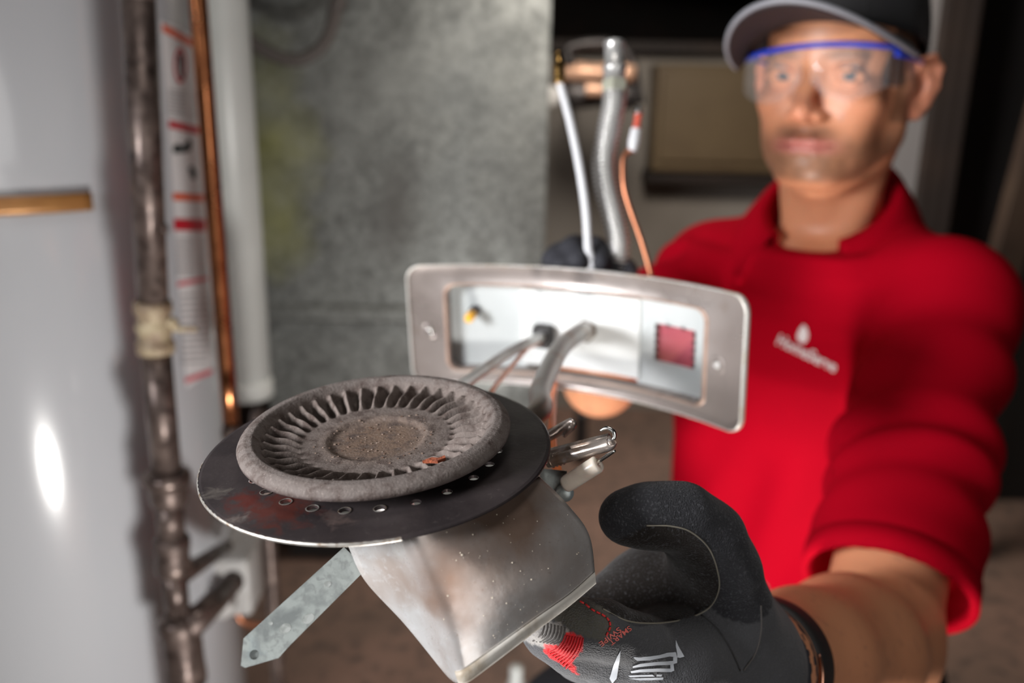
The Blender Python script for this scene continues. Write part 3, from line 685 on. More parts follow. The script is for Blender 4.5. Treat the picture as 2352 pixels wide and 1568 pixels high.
mat('sight_glass', (.42, .10, .13), .12, 0, alpha=.55, var=[(14, (.5, .22, .24), .45, .7)])  # red of the shirt behind and hazy pink reflection put into the pane colour
wg = pquad(wu0-.002, wu1+.002, wv0-.002, wv1+.002, -.0150, .0015, 'sight_glass', 'sight_glass', 6); wg['label'] = 'square sight glass, shirt red and pink reflection painted into its colour'
teeth = []
for k in range(5):
    vv = wv0+(wv1-wv0)*(k+.5)/5; s_ = (wv1-wv0)/12
    for uu, dr in ((wu0, 1), (wu1, -1)):
        teeth.append(prism([PL(uu-dr*.0008, vv-s_, -.0118), PL(uu+dr*.0022, vv, -.0118), PL(uu-dr*.0008, vv+s_, -.0118)], -pnW, .0008))
for k in (1, 3):
    uu = wu0+(wu1-wu0)*(k+.5)/5; teeth.append(prism([PL(uu-.0015, wv1+.0008, -.0118), PL(uu, wv1-.002, -.0118), PL(uu+.0015, wv1+.0008, -.0118)], -pnW, .0008))
obj('glass_clip', join(*teeth), MATS['dark_iron'], asm, False)
# screws in the door, brass fitting, grommet
for px, py in ((988, 758), (1648, 838)):
    u, v = puv(px, py); c_ = PL(u, v, 0); nn = nrm(PL(u, v, .01)-c_)
    obj('dimple', lathe(c_, nn, [(.0070, .0), (.0062, .0006), (.0045, .0009), (.0036, .0004)], 28), MATS['plate_steel'], asm)
    s_ = obj('screw', lathe(c_, nn, [(.0026, 0), (.0026, .0012), (.0020, .0018), (.0010, .0018), (.0009, .0010), (0, .0010)], 20), MATS['chrome'], asm)
u, v = puv(1092, 712, -.012); c_ = PL(u, v, -.012); nn = nrm(PL(u, v, 0)-c_)
obj('fitting', lathe(c_, nrm(nn-ptxW*.15+pkW*-.1), [(.005, 0), (.005, .004), (.0038, .0045), (.0038, .013)], 6), MATS['dark_iron'], asm, False)
mat('amber', (.85, .42, .03), .3)
obj('fitting_tip', lathe(c_+nn*.010, nrm(nn-ptxW*.35-pkW*.35), [(.0036, 0), (.0038, .006), (.003, .009), (0, .0095)], 16), MATS['amber'], asm)
mat('rubber', (.022, .02, .02), .55, bump=('noise', 200, .2, .001))
u, v = puv(1252, 768, -.0095); c_ = PL(u, v, -.0095)
obj('grommet', box(c_+nrm(PL(u, v, .01)-c_)*.005, (.0165, .018, .014), [ptxW, pkW, nrm(PL(u, v, .01)-c_)], .003), MATS['rubber'], asm)
# ---- tubes from the door to the burner
mat('aluminium', (.50, .50, .48), .38, .85, var=[(40, (.40, .36, .32), .5, .75)]); mat('pewter', (.34, .33, .31), .42, .8, var=[(50, (.26, .18, .12), .5, .75)])
t0 = PL(*puv(1250, 768, -.0095), -.004)
obj('pilot_tube', tube([t0, W(1215, 785, .62), W(1160, 815, .58), W(1110, 850, .53), W(1068, 880, .48), W(1045, 905, .43), FC-Nw*.022+Yw*.03+Xw*.01], .0035, 16), MATS['aluminium'], asm)
obj('thermocouple_lead', tube([t0-pkW*.004, W(1212, 800, .62), W(1180, 835, .58), W(1150, 870, .53), W(1125, 905, .48), FC-Nw*.024+Yw*.045+Xw*.03], .0015, 10), MATS['thermocouple_copper'], asm)
t1_ = PL(*puv(1345, 762, -.0095), -.010)
obj('gas_tube', tube([t1_, W(1330, 765, .625), W(1292, 795, .58), W(1262, 845, .53), W(1240, 900, .48), W(1222, 960, .43), FC-Nw*.026+Yw*.035+Xw*.018, FC-Nw*.03], [.0068, .0066, .0063, .0061, .006, .006, .006, .006], 20), MATS['pewter'], asm)
obj('gas_nut', lathe(t1_, nrm(W(1330, 765, .625)-t1_), [(.009, 0), (.009, .006), (.0075, .008)], 6), MATS['pewter'], asm, False)
mat('orange_wire', (.85, .22, .06), .5)
obj('igniter_wire', tube([W(1276, 830, .72), W(1273, 885, .68), W(1271, 930, .52), W(1268, 985, .43), W(1272, 1040, .39), W(1285, 1100, .37)], .0021, 12), MATS['orange_wire'], asm)
# hoses rising behind the door
mat('hose_steel', (.66, .65, .63), .3, .6)
mat('hose_white', (.72, .72, .74), .4)
hb = PL(.05, pH/2-.02, -.03)
obj('white_hose', tube([t0+pnW*.01, W(1352, 640, .70), W(1350, 560, .70), W(1345, 480, .70), W(1332, 390, .70), W(1312, 290, .70), W(1286, 190, .70)], .0034, 16), MATS['hose_white'], asm)
obj('brass_fitting', tube([W(1286, 192, .70), W(1285, 178, .70), W(1284, 150, .70), W(1283, 132, .70), W(1282, 120, .70)], [.0052, .0046, .0048, .0032, .003], 16, 3), MATS['brass'], asm)
cp = catmull([t1_+pnW*.01, W(1410, 640, .72), W(1420, 560, .72), W(1410, 500, .72), W(1393, 430, .72), W(1387, 370, .72), W(1398, 300, .72), W(1410, 240, .72), W(1412, 205, .72)], 40)
obj('corrugated_hose', tube(cp, lambda t: .0086+.0017*math.sin(t*2*math.pi*50), 18, raw=True), MATS['hose_steel'], asm)
mat('nickel', (.62, .62, .50), .35, .5)
P = W(1412, 212, .72); D_ = nrm(W(1411, 95, .72)-P); Lh = np.linalg.norm(W(1411, 95, .72)-P)
obj('hose_nut', lathe(P, D_, [(.0100, 0), (.0112, .002), (.0112, .008), (.0100, .010)], 6), MATS['nickel'], asm, False)
obj('hose_end', lathe(P, D_, [(.0092, .010), (.0092, .018), (.0100, .019), (.0100, .021), (.0082, .022), (.0082, Lh-.003), (.0092, Lh-.001), (.0078, Lh), (.007, Lh-.008)], 24), MATS['hose_steel'], asm)
obj('copper_wire', tube([W(1500, 660, .72), W(1490, 612, .72), W(1472, 550, .72), W(1447, 480, .72), W(1433, 430, .72), W(1431, 372, .72), W(1438, 352, .72), W(1455, 342, .72)], .0023, 10), MATS['thermocouple_copper'], asm)
obj('wire_connector', tube([W(1452, 347, .72), W(1456, 325, .72), W(1461, 296, .72)], [.0035, .0048, .0042], 12), MATS['hose_white'], asm)
mat('red_sleeve', (.62, .10, .06), .5)
obj('wire_sleeve', tube([W(1461, 297, .72), W(1464, 280, .72), W(1467, 258, .72)], .0030, 12), MATS['red_sleeve'], asm)
obj('wire_terminal', tube([W(1467, 262, .72), W(1467, 246, .72)], [.0038, .003], 12), MATS['chrome'], asm)
# ---- pilot burner: channel hood, round tube, electrode
mat('heat_steel', (.42, .36, .32), .36, .7, var=[(60, (.26, .17, .12), .45, .65), (180, (.50, .48, .50), .55, .75)], rvar=(90, .14, .4))
mat('ceramic', (.78, .68, .58), .25, 0, var=[(60, (.62, .50, .42), .5, .75)], sss=.2)
def chan(A, B, wd, hgt, upv, name, th=.0005):
    ax_ = nrm(B-A); up_ = nrm(upv-ax_*(upv@ax_)); sd = np.cross(ax_, up_); L_ = np.linalg.norm(B-A)
    pts = [(-wd/2, -hgt), (-wd/2, -.001), (-wd/2+.001, 0), (wd/2-.001, 0), (wd/2, -.001), (wd/2, -hgt)]
    g = grid(lambda s, t: A+ax_*L_*t+sd*np.interp(s*5, range(6), [p[0] for p in pts])+up_*np.interp(s*5, range(6), [p[1] for p in pts]), 26, 4)
    return obj(name, solid(g, th), MATS['heat_steel'], asm)
upc = camd(nrm([-.25, .9, -.35]))
pA, pB = W(1262, 1032, .366), W(1396, 998, .354)
hd = chan(pA, pB, .0046, .0042, upc, 'pilot_hood')
ax_ = nrm(pB-pA)
mat('soot_black', (.01, .01, .01), .6)
obj('pilot_hood_lip', tube([pB+camd([-.003, .0016, 0]), pB+camd([-.0005, .0028, -.001]), pB+camd([.0020, .0016, -.002]), pB+camd([.0024, -.0008, -.002]), pB+camd([.0012, -.0026, -.002])], [.0007, .0009, .0010, .0009, .0006], 8), MATS['chrome'], asm)
obj('pilot_tube_end', tube([W(1258, 1062, .362), W(1300, 1049, .358), W(1345, 1036, .354), W(1398, 1021, .350), W(1405, 1014, .349)], [.0023, .0025, .0025, .0026, .0018], 18), MATS['heat_steel'], asm)
for q in (1268, 1276, 1284, 1292): 
    c_ = W(q, 1060-(q-1262)*.30, .361); obj('thread_ring', lathe(c_, nrm(W(1345, 1036, .354)-W(1258, 1062, .362)), [(.0026, -.0004), (.0030, 0), (.0026, .0004)], 18), MATS['heat_steel'], asm)
cA, cB = W(1300, 1112, .360), W(1375, 1064, .350); cax = nrm(cB-cA); Lc = np.linalg.norm(cB-cA)
obj('electrode_ceramic', lathe(cA, cax, [(.0034, 0), (.0036, .001), (.0036, Lc-.0008), (.0030, Lc), (.0008, Lc), (.0007, Lc-.001)], 32), MATS['ceramic'], asm)
obj('electrode_wire', tube([cB-cax*.002, W(1379, 1057, .3485), W(1396, 1045, .346), W(1412, 1035, .343)], [.0007, .0007, .0008, .0006], 8), MATS['chrome'], asm)
obj('pilot_bracket', solid(grid(lambda s, t: W(1240+s*62, 1075+t*68+s*6, .368), 6, 6), .001), MATS['zinc_plated'], asm)
obj('bracket_screw', lathe(W(1297, 1130, .366), -f_, [(.0038, 0), (.0038, .002), (.002, .003)], 16), MATS['zinc_plated'], asm)
chan(W(1255, 990, .385), W(1306, 962, .375), .0046, .0035, upc, 'bracket_clip')
obj('bracket_clip', tube([W(1258, 1004, .384), W(1290, 985, .378), W(1312, 968, .374), W(1316, 978, .374), W(1296, 1000, .38)], [.0022, .0024, .0016, .0014, .001], 10), MATS['heat_steel'], asm)
# ================================================================== THE MAN
E0 = W(1867, 167, .86); YA = math.radians(35)
Fh_ = np.array([-math.sin(YA), -math.cos(YA), 0]); Lh_ = np.array([math.cos(YA), -math.sin(YA), 0]); Zh = np.array([0, 0, 1.])
pt_ = math.radians(3); Fh_, Zh = Fh_*math.cos(pt_)+Zh*math.sin(pt_)*0-np.array([0, 0, 1])*math.sin(pt_)*-1*0, Zh
HO = E0-Fh_*.088
def hd_(x, y, z): return HO+Lh_*x+Fh_*y+Zh*z
HAX = [Lh_, Fh_, Zh]
Ls, Rs = W(2165, 715, .87), W(1640, 630, 1.07)
El, Er = W(2010, 1475, .67), W(1378, 872, .88)
Wl, Wr = W(1715, 1530, .435), W(1345, 690, .78)
hip = np.array([(Ls[0]+Rs[0])/2+.02, (Ls[1]+Rs[1])/2+.06, .30])
latv = nrm((Ls-Rs)*[1, 1, 0]); fwd = nrm(np.cross(latv, [0, 0, 1])); fwd = fwd if fwd[1] < 0 else -fwd
man = empty('person', hip*[1, 1, 0], 'man in red polo shirt, black cap and safety glasses holding the burner', 'person')
ho = HO
body = Vol(span((ho[0]-.42, ho[0]-.11, .007), (ho[0]-.11, ho[0]+.12, .0017), (ho[0]+.12, ho[0]+.30, .005)),
           span((.30, .70, .0055), (.70, ho[1]-.11, .0045), (ho[1]-.11, ho[1]+.11, .0017), (ho[1]+.11, ho[1]+.26, .006)),
           span((.25, .52, .008), (.52, ho[2]-.14, .005), (ho[2]-.14, ho[2]+.13, .0017)))
B = body
HB = lambda x, y, z: hd_(x*1.05 if abs(x) < .06 else x, y, z*.94 if -.09 < z < 0 else (-.0846+(z+.09)*.72 if -.12 < z <= -.09 else z))
B.ell(HB(0, -.008, .022), (.073, .092, .096), HAX, .01)
B.ell(HB(0, .036, -.045), (.056, .050, .078), HAX, .03)
B.ell(HB(0, .060, .040), (.050, .030, .032), HAX, .03)           # forehead
for s in (-1, 1):
    B.cone(HB(s*.050, .002, -.062), HB(s*.020, .070, -.104), .013, .013, .03)     # jaw line
    B.cone(HB(s*.052, .0, -.02), HB(s*.052, .002, -.065), .015, .012, .03)
    B.ell(HB(s*.040, .062, -.030), (.019, .020, .014), HAX, .022)                 # cheekbone
    B.ell(HB(s*.030, .062, -.065), (.020, .022, .024), HAX, .02)                  # cheek
B.ell(HB(0, .078, -.104), (.022, .017, .014), HAX, .02)          # chin
B.ell(HB(0, .080, -.076), (.026, .016, .022), HAX, .02)          # mouth mound
B.cone(HB(-.032, .081, .017), HB(.032, .081, .017), .0085, .0085, .014)           # brow
for s in (-1, 1): B.ell(HB(s*.0315, .102, -.002), (.016, .019, .0115), HAX, .012, 's')
for s in (-1, 1):
    B.ell(HB(s*.0315, .0755, -.002), (.0128, .0128, .0128), HAX, .003)
    B.chain([HB(s*.018, .083, -.004), HB(s*.025, .0898, .0015), HB(s*.034, .0903, .0022), HB(s*.044, .0825, -.0025)], [.0022, .0026, .0028, .0022], .003)
    B.chain([HB(s*.019, .083, -.006), HB(s*.028, .0875, -.0095), HB(s*.037, .0865, -.009), HB(s*.044, .0815, -.004)], [.002, .0022, .0022, .002], .004)
B.cone(HB(0, .084, .006), HB(0, .110, -.034), .0070, .0080, .012)                 # nose
B.ell(HB(0, .113, -.040), (.0098, .0105, .0090), HAX, .008)
for s in (-1, 1): B.ell(HB(s*.0115, .102, -.043), (.0068, .0085, .0062), HAX, .006)
for s in (-1, 1): B.ell(HB(s*.0060, .108, -.0495), (.0030, .0045, .0030), HAX, .003, 's')
B.cone(HB(0, .099, -.052), HB(0, .0965, -.062), .0022, .0022, .004, 's')
B.chain([HB(-.029, .083, -.0720), HB(-.010, .0960, -.0700), HB(0, .0970, -.0708), HB(.010, .0960, -.0700), HB(.029, .083, -.0720)], [.002, .0036, .0036, .0036, .002], .006)
B.chain([HB(-.028, .083, -.0745), HB(-.010, .0945, -.0795), HB(.010, .0945, -.0795), HB(.028, .083, -.0745)], [.002, .0046, .0046, .002], .005)
B.chain([HB(-.031, .086, -.0732), HB(-.010, .1000, -.0743), HB(.010, .1000, -.0743), HB(.031, .086, -.0732)], [.0009, .0012, .0012, .0009], .0025, 's')
# ears
for s in (-1, 1):
    ca = nrm(Lh_*s*.70+Fh_*.72); eb = nrm(Lh_*s*.72-Fh_*.70); ez = nrm(Zh-Fh_*.10); ez = nrm(ez-ca*(ez@ca)); eb = nrm(eb-ez*(eb@ez))
    ec = HB(s*.082, -.012, -.012); EA = [ca, eb, ez]
    B.ell(ec, (.0050, .0165, .0300), EA, .006); B.cone(HB(s*.068, .0, -.01), ec-eb*.006, .012, .008, .01); B.ell(ec-ez*.024-eb*.004, (.005, .009, .009), EA, .005)
    B.ell(ec+ca*.006-eb*.002-ez*.002, (.0055, .0095, .018), EA, .004, 's')
    B.chain([ec-eb*.012+ez*.008+ca*.002, ec-eb*.006+ez*.025+ca*.002, ec+eb*.006+ez*.030+ca*.002, ec+eb*.016+ez*.020+ca*.001, ec+eb*.0165+ez*.002, ec+eb*.009-ez*.016, ec+eb*.0-ez*.027], [.0028, .0032, .0036, .0038, .0034, .0032, .005], .004)
    B.chain([ec-eb*.002+ez*.016+ca*.001, ec+eb*.008+ez*.006+ca*.001, ec+eb*.005-ez*.010+ca*.001, ec-eb*.004-ez*.015+ca*.002], [.002, .0026, .0026, .0024], .004)
    B.ell(ec-eb*.010+ca*.003-ez*.005, (.0035, .004, .006), EA, .004)
# neck
nb = HB(0, -.055, -.215)
B.cone(HB(0, -.015, -.075), nb, .051, .056, .02); B.cone(HB(0, .008, -.105), HB(0, -.012, -.185), .018, .026, .02)
for s in (-1, 1): B.cone(HB(s*.05, -.03, -.06), HB(s*.016, .008, -.20), .014, .012, .02)
# trunk below the shirt, arms
ch = (Ls+Rs)/2
B.cone(nb, ch+[0, .0, -.12], .055, .07, .04); B.cone(ch+[0, 0, -.12], hip+[0, 0, .12], .072, .08, .05)
B.cone(ch-[0, 0, .02], Ls, .055, .050, .04); B.cone(ch-[0, 0, .02], Rs, .055, .050, .04)
B.cone(Ls, El, .048, .043, .03); B.cone(Rs, Er, .044, .034, .03)
fm = El+(Wl-El)*.30
B.chain([El, fm-[0, 0, .0], El+(Wl-El)*.65, Wl, Wl+(Wl-El)*.08], [.046, .046, .036, .0275, .0265], .02)
B.chain([Er, Er+(Wr-Er)*.35, Wr], [.032, .034, .026], .02)
mat('skin', (.55, .27, .16), .42, 0, attr=True, var=[(120, (.38, .17, .11), .58, .85)], bump=('noise', 600, .12, .0006), sss=.12, spec=.45)
def skincol(V):
    L = np.stack([(V-HO)@a for a in HAX], 1); x, y, z = L.T; n = len(V); x = np.where(np.abs(x) < .063, x/1.05, x); z = np.where(z < -.0846, -.09+(z+.0846)/.72, np.where(z < 0, z/.94, z))
    c = np.tile([.68, .295, .155], (n, 1)); near = (np.abs(x) < .1) & (np.abs(y) < .13) & (z > -.16)
    def mix(c, m, col): return c*(1-m[:, None])+np.array(col)*m[:, None]
    noise = .5+.5*np.sin(x*310+np.sin(z*270)*2)*np.sin(z*330+y*200)
    beard = sstep(-.045, -.075, z)*sstep(-.005, .02, y)*sstep(-.128, -.112, z)
    cheek = np.exp(-((np.abs(x)-.037)**2+(z+.045)**2)/.0004)*(y > .03); beard = beard*(1-cheek)
    lips = np.exp(-(((np.abs(x))/.030)**4+((z+.0748)/.0082)**4))*(y > .075)
    musta = np.exp(-((x/.026)**4+((z+.060)/.006)**2))*(y > .07)
    c = mix(c, np.clip(beard*.95+musta*.9, 0, .92)*(near)*(.75+.25*noise), [.17, .085, .048])
    c = mix(c, lips*.8*near, [.50, .15, .13])
    rosy = np.exp(-(x**2+(y-.115)**2+(z+.042)**2)/.00035)+.5*np.exp(-((np.abs(x)-.042)**2+(z+.035)**2)/.0006)*(y > .03)
    c = mix(c, np.clip(rosy*.4, 0, .45)*near, [.62, .20, .14])
    ear = ((np.abs(x) > .074) & near & (y < .02) & (z > -.05)).astype(float); c = mix(c, ear*.45, [.60, .20, .14])
    brow = np.exp(-(((np.abs(x)-.032)/.020)**4+((z-.0165+.012*(np.abs(x)-.03)**2/.0004*.1)/.0050)**2))*(y > .07)
    c = mix(c, np.clip(brow*.8, 0, .8)*near, [.14, .075, .045])
    hair = ((y < .055-.35*np.clip(z, 0, .1)) & (z > -.012) & (np.abs(x) > .045) | (y < -.02) & (z > -.065)) & (np.abs(x) < .0775) & near & ~((np.abs(y+.012) < .03) & (z < .024) & (np.abs(x) > .068))
    sb = (np.abs(x) > .052) & (y > .004) & (y < .030) & (z < .0) & (z > -.05) & near
    c = mix(c, hair.astype(float)*.9, [.055, .030, .018]); c = mix(c, sb*.5, [.12, .07, .045])
    eye = ((np.abs(x)-.0315)**2+(y-.0755)**2+(z+.002)**2 < .0131**2) & (y > .082)
    c = mix(c, eye.astype(float), [.42, .38, .36])
    for s in (-1, 1):
        # looks towards the camera
        gd = nrm(CL-HB(s*.0315, .0755, -.002)); p = HB(s*.0315, .0755, -.002)+gd*.0128; dd = np.linalg.norm(V-p, axis=1)
        c = mix(c, (dd < .0058).astype(float), [.06, .085, .10]); c = mix(c, (dd < .0026).astype(float), [.006, .006, .006])
    return c
bo = volobj('body', body, MATS['skin'], man, skincol)
bo['label'] = 'skin: face with short stubble, ears, neck and bare forearms'
# ---------------- shirt
mat('red_polo', (.40, .0008, .011), .8, 0, var=[(3.5, (.34, .0008, .009), .4, .7)], bump=('vor', 420, .25, .0007), spec=.04)
sh = Vol(span((Rs[0]-.22, Ls[0]+.16, .0042)), span((min(Ls[1], El[1])-.14, Rs[1]+.22, .0042)), span((.22, ho[2]-.10, .0042)))
def torso(X, Y, Z, grow=0.):
    zr = Z-(Ls[2]+Rs[2])/2
    wv = np.interp(zr, [-.62, -.5, -.38, -.22, -.08, -.02, .03, .06, .10], [.160, .150, .144, .154, .158, .142, .105, .07, .03])+grow
    dv = np.interp(zr, [-.62, -.5, -.38, -.22, -.08, -.02, .03, .06, .10], [.125, .118, .112, .115, .108, .09, .07, .055, .03])+grow
    cx, cy = np.interp(zr, [-.6, 0], [hip[0], ch[0]]), np.interp(zr, [-.6, 0], [hip[1], ch[1]])
    a = (X-cx)*latv[0]+(Y-cy)*latv[1]; b = (X-cx)*fwd[0]+(Y-cy)*fwd[1]
    l = (np.abs(a/wv)**2.4+np.abs(b/dv)**2.4)**(1/2.4)
    # soft hanging folds
    fold = .0045*np.sin(a*38+zr*11+2*np.sin(zr*7))*sstep(-.0, -.2, zr)+.003*np.sin(a*85-zr*26+1.3)*sstep(-.05, -.3, zr)
    return np.maximum((l-1)*np.minimum(wv, dv)*.9+fold, zr-.05)
sh.put(torso, (Rs[0]-.2, Rs[1]-.4, .26), (Ls[0]+.2, Rs[1]+.3, .95), .03)
def sleeve(a, b, ra, rb, seedv, amp):
    a = np.asarray(a); b = np.asarray(b); ab = b-a; L_ = np.linalg.norm(ab); n = ab/L_; q = nrm(np.cross(n, [.3, 1, .2])); p2 = np.cross(n, q)
    def fn(X, Y, Z):
        x, y, z = X-a[0], Y-a[1], Z-a[2]; t = x*n[0]+y*n[1]+z*n[2]; tc = np.clip(t, 0, L_)
        u = x*q[0]+y*q[1]+z*q[2]; v = x*p2[0]+y*p2[1]+z*p2[2]; phi = np.arctan2(v, u)
        r = np.sqrt(u*u+v*v+(t-tc)**2); rad = ra+(rb-ra)*tc/L_
        s = t/L_; fold = amp*(np.sin(t*105+2.2*np.sin(phi+seedv)+1.5*np.sin(t*31))*.6+np.sin(t*62-1.7*phi+seedv*2)*.5)*sstep(.05, .3, s)*(1-sstep(.74, .93, s))
        return np.maximum(r-rad+fold, t-L_)
    m = max(ra, rb)+.02; sh.put(fn, np.minimum(a, b)-m, np.maximum(a, b)+m, .025)
    return n
aL = Ls+(El-Ls)*.88; nL = sleeve(Ls+[0, .0, .0], aL, .064, .066, .4, .0068)
aR = Rs+(Er-Rs)*.55; nR = sleeve(Rs, aR, .055, .060, 2.1, .006)
# shoulder yokes
sh.cone(nb+[0, 0, -.03], Ls+[0, 0, .008], .045, .058, .04); sh.cone(nb+[0, 0, -.03], Rs+[0, 0, .004], .045, .052, .04)
sh.cone(HB(.050, -.06, -.175), Ls+[0, 0, -.005], .040, .052, .03); sh.cone(HB(-.045, -.06, -.175), Rs+[0, 0, -.005], .040, .045, .03)
# hollow hems and neck opening
sh.cone(aL-nL*.03, aL+nL*.03, .057, .062, .004, 's'); sh.cone(aR-nR*.03, aR+nR*.03, .051, .054, .004, 's')
sh.cone(hd_(0, -.03, -.08), hd_(0, -.050, -.205), .064, .061, .01, 's'); sh.cone(hd_(0, .03, -.14), hd_(0, .005, -.205), .040, .022, .012, 's')
shirt = volobj('polo_shirt', sh, MATS['red_polo'], man); shirt['label'] = 'bright red short sleeved polo shirt'
# sleeve hem band
def ringband(c, n, r, w_, th, name, m, par, seg=64, sq=1.0, fr=None):
    return obj(name, lathe(c, n, [(r, -w_/2), (r+th, -w_/2+.001), (r+th, w_/2-.001), (r, w_/2)], seg, caps=False), MATS[m], par)
ringband(aL-nL*.012, nL, .0625, .0225, .0045, 'sleeve_hem', 'red_polo', man)
# collar
def collar(u, v):
    th_ = math.radians(-152+304*u); back = .5-.5*math.cos(th_+math.pi) if False else .5+.5*math.cos(th_)   # 0 angle = nape
    # nape at th_=0
    cc = hd_(0, -.036, 0); z_top = -.084*back+-.172*(1-back); r_top = .063+.002*(1-back)
    z_bot = z_top-.046-.008*(1-back); r_bot = r_top+.034+.012*(1-back)
    s = v; fold = 1-(1-min(1, s*2.2))**2
    r = r_top+(r_bot-r_top)*s+.004*math.sin(math.pi*min(1, s*1.2)); z = z_top+(z_bot-z_top)*s**1.2+.003*math.sin(math.pi*min(1, s*3))
    dirn = -Fh_*math.cos(th_)+Lh_*math.sin(th_)
    return cc+Zh*z+dirn*r*(1.0+.10*(1-back))+Fh_*.012*(1-back)*1.6
co_ = obj('collar', solid(grid(collar, 90, 10), .003), MATS['red_polo'], man)
def collar_in(u, v):
    p = collar(u, 0); th_ = math.radians(-152+304*u); dirn = -Fh_*math.cos(th_)+Lh_*math.sin(th_); return p-Zh*.08*v-dirn*.001+dirn*.006*v
obj('collar_stand', solid(grid(collar_in, 90, 5), .002), MATS['red_polo'], man)
# chest print, letters and drop-shaped mark
sT = bvh(shirt); mat('print_white', (.82, .74, .75), .6)
decal('chest_lettering', text_polys('HomeServe', (1782, 789), (135, 66), (15, -33), 3, .02), sT, MATS['print_white'], shirt, .0012, 1)
decal('chest_emblem', [[(1846, 745), (1853, 752), (1858, 768), (1855, 782), (1847, 789), (1836, 784), (1831, 773), (1836, 758)]], sT, MATS['print_white'], shirt, .0012, 2)
obj('button', lathe(W(1731, 1287, .84), -f_, [(.0035, 0), (.0035, .001), (.001, .0012)], 16), MATS['dark_press'], shirt)
# ---------------- trousers and boots (kneeling on the left knee, right knee raised)
mat('black_trousers', (.009, .009, .012), .85, 0, bump=('noise', 60, .4, .003))
hl, hr_ = hip+latv*.09, hip-latv*.09
knR = W(1345, 1700, .86); knL = np.array([hl[0]+.05, hl[1]-.36, .085]); ftR = np.array([knR[0]+.03, knR[1]+.12, .10]); ftL = np.array([knL[0]+.03, knL[1]+.44, .07])
tr = Vol(span((knR[0]-.14, hl[0]+.25, .008)), span((knR[1]-.16, ftL[1]+.14, .008)), span((-.0, .56, .008)))
tr.cone(hip+[0, 0, .15], hip+[0, 0, -.02], .128, .135, .05); tr.cone(hl, hr_, .125, .125, .05); tr.cone(hip+latv*.05+[0, 0, .13], hip-latv*.05+[0, 0, .13], .115, .115, .05)
tr.chain([hr_, knR, ftR], [.098, .070, .052], .03); tr.chain([hl, knL, ftL], [.098, .068, .055], .03)
volobj('trousers', tr, MATS['black_trousers'], man)
obj('belt', lathe(hip+[0, 0, .17], [0, 0, 1], [(.136, -.018), (.142, -.016), (.142, .016), (.136, .018)], 48, caps=False), MATS['rubber'], man)
mat('boot_leather', (.02, .014, .010), .5); fd = nrm(np.array([-.35, -1, 0]))
def boot(chains, c):
    bt = Vol(span((c[0]-.16, c[0]+.16, .006)), span((c[1]-.26, c[1]+.26, .006)), span((-.012, .22, .006)), .05)
    for a, b, ra, rb in chains: bt.cone(a, b, ra, rb, .03)
    V_, F_ = bt.mesh(); V_[:, 2] = np.maximum(V_[:, 2], .0015); obj('boot', (V_, F_), MATS['boot_leather'], man)
q = ftR*[1, 1, 0]
boot([(q+[0, 0, .15], q+[0, 0, .05], .05, .045), (q+[0, 0, .045], q+fd*.17+[0, 0, .040], .042, .036)], q)
boot([(ftL, ftL+[.0, .11, 0], .052, .045), (ftL+[0, .11, .02], ftL+[0, .12, -.03], .042, .036)], ftL)
# ---------------- cap
mat('cap_black', (.010, .009, .010), .75, 0, bump=('noise', 500, .3, .0006), sheen=.05); mat('cap_under', (.020, .013, .014), .7); mat('piping_grey', (.30, .30, .33), .5)
def crown(u, v):
    a = 2*math.pi*u; b = v*math.pi/2
    z0 = .030+.019*math.cos(a)   # opening, higher at the forehead (a = 0)
    sx_, sy_ = .084, .103
    r = math.cos(b)**.72 if v < 1 else 0
    return hd_(sx_*r*math.sin(a), -.006+sy_*r*math.cos(a), z0+(.108-.017*math.cos(a))*math.sin(b)**.95)
cap = obj('cap', solid(grid(crown, 72, 22, True), .002), MATS['cap_black'], man); cap['label'] = 'black baseball cap with grey edge piping'
obj('cap_button', lathe(hd_(0, -.006, .135), Zh, [(.008, 0), (.007, .004), (0, .006)], 16), MATS['cap_black'], cap)
for k in range(6):
    u = k/6+1/12; obj('crown_seam', tube([crown(u, v) for v in np.linspace(0, .97, 10)], .0011, 6, 2), MATS['cap_black'], cap)
obj('sweatband', solid(grid(lambda u, v: crown(u, 0)+Zh*(.022*v)+nrm(hd_(0, 0, 0)-hd_(math.sin(2*math.pi*u), math.cos(2*math.pi*u), 0))*.0015, 60, 3, True), .001), MATS['cap_under'], cap)
BL_ = .114
def brim(u, v, dz=0):
    a = (u-.5)*2*math.radians(66)   # across
    x0, y0 = .081*math.sin(a), -.006+.101*math.cos(a)
    x1 = .098*math.sin(a); L_ = BL_*math.cos(a*1.28)**.62 if abs(a*1.28) < math.pi/2 else 0
    x = x0+(x1-x0)*v; y = y0+L_*v
    arch = -.027*(x/.085)**2*(.45+.55*v)+.06*x*v
    z = .046+.019*(y0-.095)/.1+L_*v*.04+arch+.004+dz
    return hd_(x, y, z)
bg = grid(lambda u, v: brim(u, v), 60, 14)
obj('brim', solid(bg, .003), MATS['cap_under'], cap)
obj('brim_top', solid(grid(lambda u, v: brim(u, v, .0022), 60, 14), .0015), MATS['cap_black'], cap)
obj('brim_piping', tube([brim(u, 1, .001) for u in np.linspace(.0, 1., 50)], .0026, 10, 2), MATS['piping_grey'], cap)
